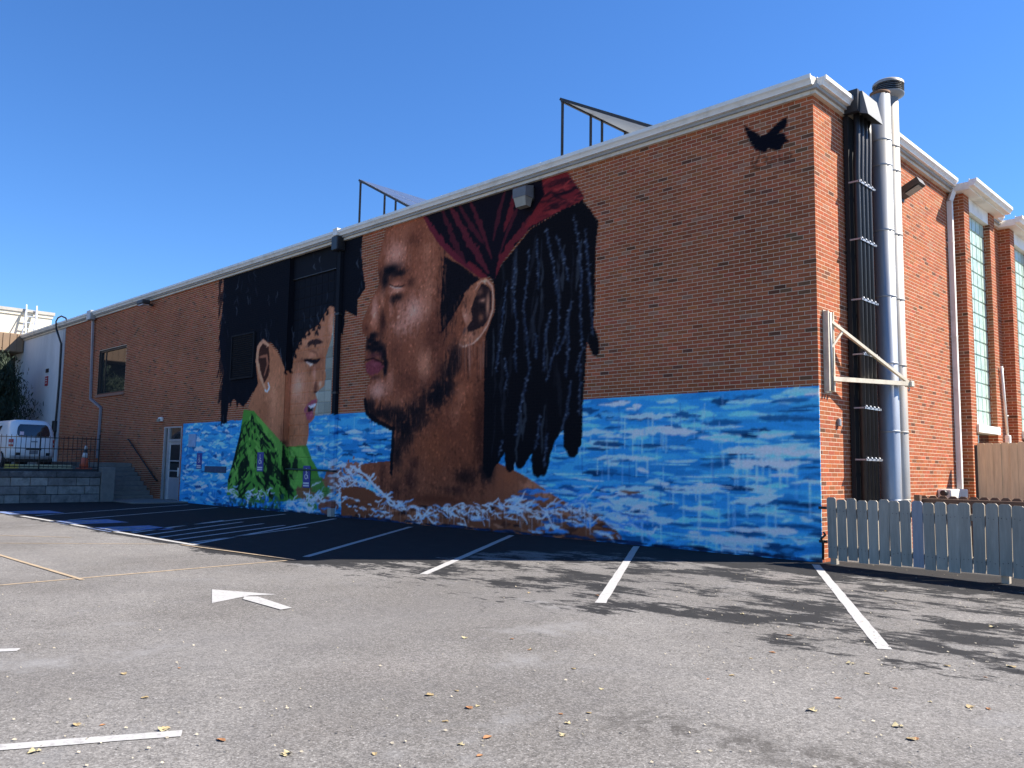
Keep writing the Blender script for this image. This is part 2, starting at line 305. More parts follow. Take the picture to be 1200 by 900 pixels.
    for q in [[(765, 470), (755, 600), (770, 750), (765, 900)], [(825, 420), (815, 560), (800, 680), (820, 860), (825, 950), (790, 1100), (770, 1240)], [(900, 330), (930, 480), (955, 650), (955, 800), (900, 1000)], [(945, 360), (975, 450), (1000, 560)], [(1020, 270), (1045, 400), (1055, 560), (1050, 720), (1060, 860), (1030, 960)], [(1070, 330), (1085, 480), (1092, 620), (1108, 800)],
              [(730, 560), (712, 690), (690, 880), (680, 960)], [(920, 690), (900, 780), (890, 900), (895, 960)], [(1000, 760), (995, 900), (990, 980)], [(860, 380), (865, 500), (868, 600)], [(855, 790), (858, 900)], [(1010, 650), (985, 790), (950, 880)], [(720, 900), (730, 980), (715, 1040)], [(870, 1150), (865, 1240), (850, 1300)], [(1010, 1000), (990, 1150), (950, 1260)], [(710, 1260), (690, 1330)], [(905, 1230), (890, 1380)], [(1046, 900), (1050, 1000), (1046, 1150)], [(760, 880), (770, 960)]]:
        p = T(q, *A); stroke(p, .06, (30, 40, 58), .6, .5, .9, hr)
        for i in range(len(p)-1):
            Ls = np.hypot(*(p[i+1]-p[i])); k = max(2, int(Ls/.045))
            for j in range(k):
                c = p[i]+(p[i+1]-p[i])*(j+random.random()*.5)/k; s = random.choice((-1, 1))
                stroke([c, c+np.array([s*random.uniform(.02, .07), random.uniform(-.03, .02)])], .03, random.choice([(54, 70, 92), (40, 52, 74), (84, 100, 122)]), random.uniform(.35, .8), .5, .3, hr)
    # drips below ear
    for i in range(40):
        x = random.uniform(515, 640); y = random.uniform(800, 860); stroke(T([(x, y), (x, y+random.uniform(40, 160))], *A), .018, random.choice([(120, 84, 70), (150, 110, 95), (20, 16, 22)]), .5, .3, .1)
    # ============================ woman
    wh = poly(T([(156, 130), (152, 250), (142, 330), (146, 400), (156, 440), (148, 500), (150, 590), (164, 592), (170, 535), (186, 520), (214, 545), (240, 500), (262, 480), (262, 350), (290, 355), (312, 375), (338, 436), (355, 432), (362, 385), (378, 350), (398, 320), (432, 300), (466, 248), (482, 262), (498, 330), (506, 330), (512, 260), (545, 275), (548, 225), (570, 195), (560, 120), (562, 10), (500, 10)], *Wc), (10, 14, 22), 1, .05)
    stroke(T([(335, 430), (358, 425), (364, 384), (382, 346), (402, 318), (436, 298), (468, 244)], *Wc), .34, (10, 14, 22), 1, .1, .3)
    ws = poly(T([(466, 246), (480, 252), (477, 300), (470, 345), (456, 390), (453, 425), (455, 452), (450, 480), (436, 492), (424, 502), (431, 524), (424, 548), (420, 576), (404, 592), (404, 625), (398, 655), (376, 660), (330, 658), (300, 622), (262, 576), (226, 545), (240, 505), (256, 474), (250, 420), (251, 385), (264, 350), (290, 358), (312, 380), (338, 438), (356, 430), (362, 388), (380, 350), (400, 322), (434, 302), (450, 272)], *Wc), (136, 94, 70), 1, .01)
    bw = lambda x, y, rx, ry, c, a, o=Wc, t=.5: blob((x, y), rx, ry, c, a, ws, t, *o)
    bw(300, 520, 22, 90, (164, 118, 92), .8); bw(275, 560, 24, 50, (120, 80, 58), .7); bw(372, 480, 22, 50, (176, 134, 116), .9); bw(395, 520, 16, 60, (160, 112, 90), .7); bw(420, 430, 22, 16, (110, 70, 52), .8); bw(370, 400, 14, 40, (120, 80, 60), .6)
    bw(400, 350, 24, 18, (160, 116, 92), .6); bw(440, 330, 14, 60, (146, 104, 84), .7); bw(470, 300, 8, 60, (168, 126, 108), .8); bw(440, 400, 12, 20, (108, 68, 52), .8); bw(325, 615, 10, 30, (84, 54, 42), .6); bw(350, 620, 26, 34, (116, 76, 52), .7); bw(330, 648, 14, 10, (40, 28, 26), .8); bw(380, 630, 16, 30, (140, 94, 66), .6); bw(404, 560, 8, 60, (96, 60, 46), .6)
    stroke(T([(250, 296), (285, 268), (330, 258), (372, 262)], *Uc), .16, (34, 24, 26), .95, .6, .5, ws); stroke(T([(235, 398), (275, 408), (320, 410), (350, 392)], *Uc), .14, (14, 12, 18), 1, .6, .3, ws); stroke(T([(250, 412), (280, 432), (300, 430)], *Uc), .07, (190, 170, 165), .8, .6, .2, ws)
    bw(300, 355, 40, 28, (158, 114, 94), .7, Uc); stroke(T([(265, 320), (330, 345), (336, 385)], *Uc), .06, (90, 58, 46), .7, .6, .3, ws); bw(215, 400, 24, 20, (90, 58, 46), .7, Uc)
    bw(355, 580, 18, 34, (186, 146, 128), .8, Uc); bw(320, 600, 16, 46, (70, 42, 36), .9, Uc); bw(330, 638, 34, 10, (36, 22, 24), .9, Uc); bw(310, 500, 16, 60, (170, 128, 112), .7, Uc); bw(372, 500, 14, 50, (104, 68, 54), .6, Uc)
    poly(T([(232, 772), (252, 735), (290, 700), (330, 690), (332, 715), (300, 735), (262, 745), (250, 790), (262, 820)], *Uc), (116, 64, 82), 1, .01); poly(T([(258, 748), (300, 738), (306, 765), (290, 800), (262, 800)], *Uc), (24, 18, 28), 1, .008)
    poly(T([(266, 742), (326, 722), (318, 748), (282, 760)], *Uc), (184, 190, 206), .95, .006); poly(T([(240, 790), (270, 790), (300, 780), (306, 820), (284, 856), (256, 848)], *Uc), (120, 62, 78), 1, .01); bw(285, 810, 14, 14, (156, 96, 108), .7, Uc)
    # ear and earring
    poly(T([(262, 560), (265, 500), (290, 470), (320, 490), (326, 560), (322, 640), (300, 680), (278, 640)], *((240, 290), 4.286)), (40, 26, 24), .9, .01, ws)
    er = ((240, 290), 4.286)
    stroke(T([(320, 490), (292, 470), (268, 500), (262, 570), (280, 650), (308, 720)], *er), .15, (176, 128, 104), .95, .5, .3); stroke(T([(276, 550), (310, 545), (316, 580), (300, 640)], *er), .1, (130, 88, 70), .9, .5, .4); stroke(T([(318, 680), (324, 700), (314, 724), (302, 716)], *er), .05, (214, 212, 214), 1, .2, .1)
    for i in range(1500):
        x = random.uniform(225, 482); y = random.uniform(245, 660); c = T([(x, y)], *Wc)[0]; j = min(max(int(c[1]/DU), 0), NZc-1); k = min(max(int((c[0]-U0)/DU), 0), NXc-1)
        if not ws[j, k]: continue
        col = np.clip(RGB[j, k]*255*random.choice((.84, .9, 1.1, 1.16)), 0, 235); stroke([c, c+np.array([random.uniform(-.03, .03), random.uniform(-.12, .0)])], random.uniform(.03, .07), col, .5, .4, .6, ws)
    # curls and hair lights
    for i in range(150):
        x, y = random.choice([(160, 170), (155, 300), (150, 420), (158, 520), (200, 200), (240, 180), (300, 360), (330, 420), (370, 350), (400, 315), (440, 295), (470, 245), (545, 260), (565, 190), (560, 80), (430, 100), (300, 250), (280, 330)])
        x += random.uniform(-16, 16); y += random.uniform(-50, 50)
        stroke(T([(x, y), (x+random.uniform(-4, 4), y+8), (x+random.uniform(-6, 6), y+random.uniform(14, 34))], *Wc), .04, random.choice([(44, 54, 68), (30, 38, 52), (66, 78, 92), (8, 10, 16)]), .55, .5, .5, wh)
    for x, y in [(338, 436), (352, 432), (364, 388), (372, 362), (380, 350), (392, 330), (404, 322), (418, 308), (434, 304), (428, 322), (446, 280), (458, 262)]:
        for k in range(3): stroke(T([(x+random.uniform(-4, 4), y-4), (x+random.uniform(-5, 5), y+5), (x+random.uniform(-5, 5), y+10)], *Wc), .05, (12, 12, 18), .95, .3, .4)
    # loose locks at the left edge
    for i in range(60):
        y = random.uniform(150, 520); x = 150+random.uniform(-10, 8); stroke(T([(x+6, y-20), (x-random.uniform(0, 5), y+20)], *Wc), .1, (12, 16, 26), .9, .7, .8)
    for x, y0, y1 in [(150, 480, 592), (162, 490, 580), (176, 470, 540), (196, 480, 540), (222, 480, 530)]: stroke(T([(x, y0), (x+2, (y0+y1)/2), (x-1, y1)], *Wc), .22, (12, 16, 24), .95, .7, .7)
    # shirt
    gs = poly(T([(178, 0), (260, 10), (300, 60), (400, 170), (470, 250), (520, 300), (690, 290), (730, 400), (770, 470), (790, 540), (860, 580), (860, 680), (560, 740), (300, 760), (40, 690), (50, 560), (100, 380), (150, 180)], *D), (62, 116, 50), 1, .015)
    for i in range(330):
        x = random.uniform(50, 560); y = random.uniform(30, 690); ln = random.uniform(20, 90); a = random.choice((-1, 1))*random.uniform(.2, .7)+(-.3 if x < 250 else .3)
        stroke(T([(x, y), (x+ln*a*.5+random.uniform(-9, 9), y+ln*.5), (x+ln*a, y+ln)], *D), random.uniform(.05, .13), random.choice([(14, 26, 22), (20, 36, 26), (14, 22, 24), (18, 30, 24), (16, 26, 24), (34, 74, 36), (92, 146, 70), (84, 136, 62)]), .92, .8, .7, gs)
    for q in [[(150, 190), (120, 330), (80, 460)], [(210, 370), (170, 460), (140, 560)], [(330, 60), (430, 200), (480, 330), (500, 460)], [(440, 500), (500, 560), (540, 660)], [(370, 330), (390, 480), (350, 640)], [(500, 300), (520, 460), (540, 640)], [(600, 380), (590, 560)]]: stroke(T(q, *D), .28, (14, 26, 22), .9, .7, .9, gs)
    for q in [[(280, 60), (400, 190), (470, 300), (480, 440)], [(200, 280), (240, 400), (260, 480)], [(570, 310), (640, 360), (700, 460)], [(590, 490), (600, 640)], [(90, 480), (100, 620)], [(620, 500), (650, 640)]]: stroke(T(q, *D), .3, (88, 144, 66), .8, .8, .7, gs)
    # arm and lower surf, woman's side
    for q, c, w in [([(620, 670), (740, 700), (860, 720)], (104, 70, 54), .5), ([(740, 600), (800, 640), (860, 660)], (58, 104, 52), .5), ([(800, 780), (880, 800), (930, 780)], (104, 62, 48), .5), ([(860, 560), (960, 600), (1080, 640)], (116, 74, 60), .7), ([(1000, 500), (1100, 470)], (126, 80, 64), .5), ([(980, 700), (1100, 720)], (110, 70, 54), .5), ([(700, 730), (760, 790)], (64, 110, 54), .4)]:
        stroke(T(q, *D), w, c, .9, .5, .8)
    for i in range(60):
        x = random.uniform(60, 480); y = random.uniform(690, 800); stroke(T([(x, y), (x+random.uniform(-30, 30), y+random.uniform(10, 50))], *D), random.uniform(.06, .2), random.choice([(48, 92, 48), (36, 76, 84), (40, 100, 170), (24, 46, 40)]), .8, .6, .8)
    def foam(line, org, n, spread, wmin, wmax, cols, ln=.35):
        p = T(line, *org)
        for i in range(int(n*.62)):
            t = random.random()*(len(p)-1); k = int(t); c = p[k]+(p[min(k+1, len(p)-1)]-p[k])*(t-k); c = c+np.array([random.uniform(-.2, .2), random.gauss(0, spread)])
            L = random.uniform(.3, 1)*ln; a = random.gauss(-.1, .5)
            q = [c]; h = a*.35
            for m_ in range(6): h = h*.75+random.gauss(0, .38); q.append(q[-1]+np.array([L/4.6*math.cos(h), L/4.6*math.sin(h)*.9]))
            stroke(np.array(q), random.uniform(wmin, wmax)*.72, random.choice(cols), .85, .6, .7)
    fc = [(188, 204, 228), (160, 182, 216), (205, 216, 236), (120, 160, 206)]
    foam([(40, 650), (200, 690), (380, 690)], D, 50, .10, .03, .07, fc, .3); foam([(500, 780), (600, 800), (700, 770), (820, 830)], D, 70, .12, .04, .09, fc+[(50, 120, 190)], .45)
    foam([(640, 680), (760, 710), (900, 720), (980, 740)], D, 60, .10, .03, .07, fc, .35); foam([(860, 540), (960, 600), (1060, 560), (1108, 640)], D, 90, .2, .03, .08, fc, .3); foam([(860, 850), (1000, 860), (1100, 850)], D, 40, .1, .05, .12, [(60, 130, 200), (130, 175, 220)], .4)
    # below the man: wet brown reflections, then the foam necklace
    low = poly(T([(0, 640), (100, 640), (230, 700), (450, 735), (700, 712), (1000, 716), (1100, 760), (1180, 800), (1240, 870), (900, 900), (0, 860)], *B), (96, 58, 42), 1, .05)
    for i in range(150):
        x = random.uniform(0, 1200); y = random.uniform(700, 860); p = T([(x, y)], *B)[0]
        stroke(wave(p, 4, random.uniform(.04, .14), .03), random.uniform(.04, .12), random.choice([(60, 36, 30), (122, 78, 58), (36, 26, 28), (104, 64, 46), (50, 110, 176) if x > 850 or x < 120 else (84, 50, 38), (140, 96, 76)]), .85, .7, .8, low)
    for i in range(70):
        x = random.uniform(700, 1280); y = random.uniform(640, 860); p = T([(x, y)], *B)[0]
        stroke(wave(p, 4, .1, .03), random.uniform(.04, .1), random.choice([(50, 116, 184), (120, 166, 214), (96, 60, 44), (30, 76, 134), (150, 184, 224)]), .85, .7, .8)
    foam([(0, 600), (50, 560), (120, 620), (180, 680), (240, 725)], B, 90, .12, .03, .08, fc, .28); foam([(230, 720), (330, 745), (450, 740), (560, 740), (700, 712), (800, 725), (900, 745), (1010, 730)], B, 150, .055, .03, .065, fc, .4)
    foam([(300, 770), (420, 775), (560, 765), (700, 750), (850, 765)], B, 60, .07, .03, .06, fc, .4); foam([(0, 690), (100, 730), (200, 750)], B, 50, .1, .03, .06, fc, .25); foam([(850, 740), (1000, 720), (1130, 688)], B, 40, .06, .03, .06, fc+[(60, 120, 190), (24, 50, 90)], .5)
    foam([(1000, 760), (1150, 780), (1300, 800)], B, 40, .12, .04, .09, fc+[(60, 120, 190)], .5)
    stroke(T([(40, 548), (110, 590), (160, 650), (235, 715)], *B), .075, (176, 194, 222), .9, .3, .5)
    for i in range(110):
        x = random.uniform(100, 1100); y = random.uniform(710, 780); stroke(T([(x, y), (x, y+random.uniform(20, 80))], *B), .018, random.choice([(176, 194, 222), (60, 36, 30), (150, 120, 110)]), .55, .2, .1)
    # splashed dark base line
    for i in range(260):
        u = random.uniform(-20, 0); stroke(wave((u, random.uniform(-.02, .06)), 3, .1, .01), random.uniform(.02, .05), random.choice([(16, 26, 44), (24, 44, 80)]), .8, .6, .6)
    # ============================ signature bird and lettering near the corner
    G = ((865, 130), 12.857)
    poly(T([(78, 195), (180, 270), (362, 378), (440, 330), (560, 210), (650, 130), (745, 75), (735, 200), (700, 265), (610, 312), (690, 335), (725, 380), (735, 425), (820, 455), (735, 465), (700, 490), (660, 550), (640, 600), (560, 600), (480, 580), (440, 570), (440, 605), (380, 625), (310, 615), (240, 570), (195, 505), (150, 420), (110, 310)], *G), (7, 9, 18), 1, .004)
    ink = (26, 18, 20)
    for q in [[(240, 690), (205, 760), (215, 800), (250, 800), (280, 740)], [(330, 650), (270, 800)], [(370, 710), (390, 690), (440, 700), (430, 760), (390, 780)], [(500, 690), (505, 760)], [(505, 700), (550, 690), (560, 750)], [(620, 660), (620, 730), (660, 720)], [(700, 640), (760, 630), (800, 660), (780, 710), (720, 710), (700, 660)], [(200, 850), (330, 840)], [(250, 870), (340, 860)], [(440, 800), (560, 790)], [(610, 770), (700, 750)]]:
        stroke(T(q, *G), .028, ink, .7, .3, .5)
    # faint lettering above the door
paint_mural()
GAIN = np.array([.40, .49, .58])
ALB = np.clip(lin(RGB*255)/GAIN, .004, .85)
def sample(u, z):
    fu = np.clip((u-U0)/DU, 0, NXc-1.001); fz = np.clip(z/DU, 0, NZc-1.001); i = fu.astype(int); j = fz.astype(int); a = (fu-i)[..., None]; b = (fz-j)[..., None]
    c = (ALB[j, i]*(1-a)+ALB[j, i+1]*a)*(1-b)+(ALB[j+1, i]*(1-a)+ALB[j+1, i+1]*a)*b
    al = (ALP[j, i]*(1-a[..., 0])+ALP[j, i+1]*a[..., 0])*(1-b[..., 0])+(ALP[j+1, i]*(1-a[..., 0])+ALP[j+1, i+1]*a[..., 0])*b[..., 0]
    al = np.where(u < U0, 0, al); return c, al
def painted(P):
    """paint at points standing in front of or behind the wall plane: where the painter's outline crosses them"""
    k = (0-CAM[1])/(P[..., 1]-CAM[1]); return sample(CAM[0]+(P[..., 0]-CAM[0])*k, CAM[2]+(P[..., 2]-CAM[2])*k)

# ------------------------------------------------------------------ materials
m_brick = mat('brick_clay', attr='paint', rough=.9, var=.16, scale=26, bump=.5, bscale=140, spec=.08)
m_mortar = mat('mortar', attr='paint', rough=.95, var=.12, scale=30, bump=.3, bscale=180, spec=.15)
m_white = mat('white_metal', (.82, .79, .72), .5, 0, .06, 3, dirt=(.52, .49, .42), dscale=1.8)
m_fascia = mat('beige_fascia', (.70, .61, .48), .6, 0, .1, 3, dirt=(.36, .33, .28), dscale=2.2)
m_galv = mat('galvanised_steel', (.34, .36, .39), .45, .5, .16, 3.5, dirt=(.50, .45, .36), dscale=.8, stretch=(4, 4, .4))
m_galv2 = mat('stained_steel', (.34, .33, .31), .55, .3, .2, 3.5, dirt=(.42, .29, .15), dscale=1.0, stretch=(4, 4, .35))
m_black = mat('black_rubber', (.018, .019, .022), .45, 0, .3, 6)
m_dark = mat('dark_bronze', (.045, .04, .036), .5, .3, .2, 8)
m_grey = mat('grey_metal', (.28, .29, .30), .5, .4, .12, 5)
m_alu = mat('aluminium_frame', (.55, .56, .58), .4, .6, .1, 6)
m_glass = mat('dark_glass', (.02, .025, .028), .04, 0, .1, 4, spec=.9)
m_block = mat('glass_block', (.46, .58, .49), .3, 0, .3, 5, bump=.6, bscale=30, spec=.4)
m_pblock = mat('painted_glass_block', attr='paint', rough=.8, var=.1, scale=20, bump=.1, bscale=60, spec=.12)
m_grout = mat('grout', (.42, .42, .38), .9, 0, .15, 20)
m_conc = mat('concrete', (.19, .18, .16), .9, 0, .2, 6, .3, 90, dirt=(.16, .155, .145), dscale=1.4)
m_conc2 = mat('retaining_block_concrete', (.30, .295, .28), .95, 0, .3, 5, .5, 50, dirt=(.07, .07, .07), dscale=2.2)
m_stucco = mat('white_stucco', (.66, .66, .65), .9, 0, .07, 2.5, .3, 120, dirt=(.48, .48, .47), dscale=.5, stretch=(1, 1, .35))
m_roof = mat('roof_membrane', (.35, .35, .34), .9, 0, .15, 2)
m_brown = mat('brown_siding', (.26, .17, .10), .6, 0, .1, 3)
m_cream = mat('cream_panel', (.66, .60, .47), .7, 0, .06, 3)
m_picket = mat('weathered_grey_paint', (.40, .345, .27), .75, 0, .16, 5, .25, 70, stretch=(5, 5, .7), dirt=(.29, .27, .235), dscale=1.2)
m_pk = [mat('weathered_picket_%d' % k, tuple(c_*f for c_ in (.40, .345, .27)), .78, 0, .22, 4, .6, 70, stretch=(5, 5, .6), dirt=tuple(c_*f*.72 for c_ in (.40, .345, .27)), dscale=1.5) for k, f in enumerate((.86, .94, 1.0, 1.07, .9))]
m_picketb = mat('weathered_blue_paint', (.33, .31, .32), .75, 0, .14, 5, .25, 70, stretch=(5, 5, .7))
m_tan = mat('tan_timber', (.78, .62, .36), .85, 0, .2, 4, .2, 50, stretch=(6, 6, .5))
m_brownwood = mat('brown_timber', (.16, .09, .055), .85, 0, .3, 5, .3, 50, stretch=(.6, 6, 6))
m_iron = mat('black_iron', (.02, .02, .021), .5, .4, .2, 10)
m_paintw = mat('white_road_paint', (.385, .375, .36), .85, 0, .16, 30, .6, 120, dirt=(.19, .18, .17), dscale=20)
m_paintfade = mat('worn_road_paint', (.50, .49, .48), .85, 0, .2, 10, .2, 120, dirt=(.12, .12, .12), dscale=7)
m_painty = mat('faded_orange_road_paint', (.36, .27, .17), .85, 0, .25, 8, dirt=(.17, .155, .14), dscale=11)
m_paintb = mat('blue_road_paint', (.16, .22, .40), .85, 0, .3, 8, dirt=(.06, .065, .08), dscale=5)
m_cell = mat('solar_cells', (.10, .12, .17), .22, .2, .15, 2, spec=.7)
m_back = mat('white_backsheet', (.45, .46, .47), .6, 0, .06, 3)

# ------------------------------------------------------------------ ground
def ground_material():
    m = bpy.data.materials.new('asphalt'); m.use_nodes = True; n = m.node_tree; N = n.nodes; Lk = n.links; b = N['Principled BSDF']
    b.inputs['Roughness'].default_value = .88; b.inputs['Specular IOR Level'].default_value = .12
    geo = N.new('ShaderNodeNewGeometry'); sep = N.new('ShaderNodeSeparateXYZ'); Lk.new(geo.outputs['Position'], sep.inputs[0])
    def noise(sc, det=6, ro=.6, stretch=(1, 1, 1), rot=0.):
        mp = N.new('ShaderNodeMapping'); mp.inputs['Scale'].default_value = stretch; mp.inputs['Rotation'].default_value = (0, 0, rot); Lk.new(geo.outputs['Position'], mp.inputs[0])
        t = N.new('ShaderNodeTexNoise'); t.inputs['Scale'].default_value = sc; t.inputs['Detail'].default_value = det; t.inputs['Roughness'].default_value = ro; Lk.new(mp.outputs[0], t.inputs[0]); return t.outputs[0]
    def rng_(src, a, c, lo=0., hi=1., smooth=True):
        r = N.new('ShaderNodeMapRange'); r.interpolation_type = 'SMOOTHSTEP' if smooth else 'LINEAR'; r.inputs[1].default_value = a; r.inputs[2].default_value = c; r.inputs[3].default_value = lo; r.inputs[4].default_value = hi; Lk.new(src, r.inputs[0]); return r.outputs[0]
    def mth(op, a, c):
        x = N.new('ShaderNodeMath'); x.operation = op
        for k, q in enumerate((a, c)):
            if isinstance(q, (int, float)): x.inputs[k].default_value = q
            else: Lk.new(q, x.inputs[k])
        return x.outputs[0]
    def mixc(f, a, c):
        x = N.new('ShaderNodeMix'); x.data_type = 'RGBA'
        if isinstance(f, (int, float)): x.inputs[0].default_value = f
        else: Lk.new(f, x.inputs[0])
        for k, q in ((6, a), (7, c)):
            if isinstance(q, tuple): x.inputs[k].default_value = (*q, 1)
            else: Lk.new(q, x.inputs[k])
        return x.outputs[2]
    def ramp(src, pts):
        r = N.new('ShaderNodeValToRGB'); e = r.color_ramp.elements
        for k, (p, v) in enumerate(pts):
            q = e[k] if k < 2 else e.new(p); q.position = p; q.color = (v, v, v, 1)
        Lk.new(src, r.inputs[0]); return r.outputs[0]
    # worn grey asphalt with aggregate
    big = noise(.35, 5, .6); mid = noise(2.2, 6, .65); agg = noise(70, 4, .8); agg2 = noise(30, 5, .75)
    col = mixc(rng_(big, .35, .65), (.136, .126, .115), (.186, .175, .162)); col = mixc(rng_(mid, .4, .75, 0, .45), col, (.125, .119, .115))
    col = mixc(rng_(noise(.22, 3, .5), .55, .8, 0, .35), col, (.20, .165, .15))
    col = mixc(rng_(agg, .56, .66, 0, .75), col, (.42, .41, .40)); col = mixc(rng_(agg, .44, .32, 0, .8), col, (.05, .048, .046)); col = mixc(rng_(agg2, .62, .75, 0, .4), col, (.09, .086, .083))
    vo = N.new('ShaderNodeTexVoronoi'); vo.inputs['Scale'].default_value = 105; Lk.new(geo.outputs['Position'], vo.inputs['Vector']); sv = N.new('ShaderNodeSeparateColor'); Lk.new(vo.outputs['Color'], sv.inputs[0])
    stone = rng_(sv.outputs[0], 0, 1, .68, 1.32, False)
    vo2 = N.new('ShaderNodeTexVoronoi'); vo2.inputs['Scale'].default_value = 42; Lk.new(geo.outputs['Position'], vo2.inputs['Vector']); sv2 = N.new('ShaderNodeSeparateColor'); Lk.new(vo2.outputs['Color'], sv2.inputs[0])
    stone = mth('MULTIPLY', stone, rng_(sv2.outputs[1], 0, 1, .82, 1.18, False))
    mm = N.new('ShaderNodeMix'); mm.data_type = 'RGBA'; mm.blend_type = 'MULTIPLY'; mm.inputs[0].default_value = 1; Lk.new(col, mm.inputs[6]); Lk.new(stone, mm.inputs[7]); col = mm.outputs[2]
    # hairline cracks
    dn = N.new('ShaderNodeTexNoise'); dn.inputs['Scale'].default_value = 1.3; dn.inputs['Detail'].default_value = 8; Lk.new(geo.outputs['Position'], dn.inputs['Vector'])
    va = N.new('ShaderNodeVectorMath'); va.operation = 'MULTIPLY_ADD'; Lk.new(dn.outputs['Color'], va.inputs[0]); va.inputs[1].default_value = (.9, .9, 0); Lk.new(geo.outputs['Position'], va.inputs[2])
    ck = N.new('ShaderNodeTexVoronoi'); ck.feature = 'DISTANCE_TO_EDGE'; ck.inputs['Scale'].default_value = .28; Lk.new(va.outputs[0], ck.inputs['Vector'])
    crack = mth('MULTIPLY', rng_(ck.outputs['Distance'], .0035, .001), rng_(noise(.5, 4, .6), .50, .60)); col = mixc(mth('MULTIPLY', crack, .65), col, (.05, .048, .045))
    # broad tyre-polished lanes
    lane = rng_(noise(.28, 3, .5, (1.0, .22, 1), math.radians(30)), .5, .72, 0, .35); col = mixc(lane, col, (.135, .128, .124))
    # whitish worn spots
    col = mixc(rng_(noise(.55, 8, .66), .56, .70, 0, .55), col, (.29, .285, .28))
    # seal coat left over near the building: more of it close to the wall, torn along the wall
    torn = noise(.95, 10, .72, (1.0, 1.6, 1), math.radians(-45)); torn2 = noise(5.5, 6, .75, (.35, 1.7, 1), math.radians(-45))
    torn3 = noise(24, 5, .8, (.45, 1.5, 1), math.radians(-45)); tt = mth('ADD', mth('ADD', mth('MULTIPLY', torn, .66), mth('MULTIPLY', torn2, .24)), mth('MULTIPLY', torn3, .10))
    yv = rng_(sep.outputs[1], -8.0, 0., 0., 1., False)
    thr = ramp(yv, [(0., .80), (.12, .66), (.24, .52), (.40, .485), (.60, .505), (.78, .48), (.90, .36), (1., .2)])
    lft = rng_(sep.outputs[0], -3.5, -6.0, 0., 1.); lft = mth('MULTIPLY', lft, rng_(sep.outputs[1], -6.6, -5.6, 0., .5)); thr = mth('SUBTRACT', thr, lft)
    seal = rng_(mth('SUBTRACT', tt, thr), -.012, .03)
    far = rng_(sep.outputs[0], 12, 16, 1, 0); seal = mth('MULTIPLY', mth('MULTIPLY', seal, far), rng_(sep.outputs[1], .7, .3))
    scol = mixc(rng_(agg, .60, .74, 0, .35), (.026, .0255, .026), (.09, .088, .086)); scol = mixc(rng_(noise(3, 6, .7), .5, .75, 0, .4), scol, (.065, .063, .062))
    col = mixc(seal, col, scol)
    # stain trail at lower right
    d = mth('ABSOLUTE', mth('ADD', mth('ADD', sep.outputs[1], 8.45), mth('MULTIPLY', mth('SUBTRACT', sep.outputs[0], 3.3), -.1)), 0)
    st = mth('MULTIPLY', rng_(d, .35, .05), rng_(sep.outputs[0], 2.2, 3.0)); st = mth('MULTIPLY', st, rng_(noise(6, 8, .75), .45, .58)); col = mixc(mth('MULTIPLY', st, .7), col, (.055, .05, .045))
    # red spray marks
    sp = mth('MULTIPLY', rng_(noise(2.6, 5, .6, (.6, 1.5, 1), .8), .64, .74), mth('MULTIPLY', rng_(sep.outputs[0], -8.5, -8.0), rng_(sep.outputs[0], -6.5, -7.2))); col = mixc(mth('MULTIPLY', sp, .5), col, (.22, .06, .06))
    Lk.new(col, b.inputs['Base Color'])
    bp = N.new('ShaderNodeBump'); bp.inputs['Strength'].default_value = .55; bp.inputs['Distance'].default_value = .006; Lk.new(agg, bp.inputs['Height']); Lk.new(bp.outputs[0], b.inputs['Normal'])
    return m
g = MB(); n = 24
g.add([(-500, -500, 0), (500, -500, 0), (500, 500, 0), (-500, 500, 0)], [(0, 1, 2, 3)])
tag(g.build('parking_lot', ground_material()), kind='structure')

def flat(name, pts, m, z=.004, kind='structure'):
    b = MB().add([(x, y, z) for x, y in pts], [tuple(range(len(pts)))]); o = b.build(name, m); return tag(o, kind=kind)
def line(name, a, b, w, m, z=.004):
    a = Vector(a); b = Vector(b); n = Vector((-(b-a).y, (b-a).x)).normalized()*w/2
    # ragged ends and edges
    k = max(2, int((b-a).length/.25)); L = []; R_ = []
    for i in range(k+1):
        p = a+(b-a)*i/k; L.append(p+n*(1+random.uniform(-.08, .08))); R_.append(p-n*(1+random.uniform(-.08, .08)))
    return flat(name, [(p.x, p.y) for p in L+R_[::-1]], m, z)
for a, b in [((-6.2, -.35), (-2.62, -5.55)), ((-3.27, -.2), (.22, -5.58)), ((0.06, -.35), (3.04, -5.62)), ((-9.1, -.6), (-5.2, -5.65))]:
    line('parking_stripe', a, b, .11, m_paintw)
line('parking_stripe', (-12.3, -.45), (-7.95, -6.05), .10, m_paintfade)
line('edge_stripe', (-16.9, -6.2), (-7.75, -6.12), .11, m_paintw)
for i, (x, y0) in enumerate([(-16.9, -5.9), (-14.9, -5.8), (-11.0, -5.9)]): line('parking_stripe', (x, y0), (x-3.6, -.5), .09, m_paintfade)
for i in range(5):
    x = -10.7+i*.62; line('hatch_stripe', (x, -6.0), (x-2.4*(1-i*.04), -3.0+.12*i), .085, m_paintw if i > 3 else m_paintfade)
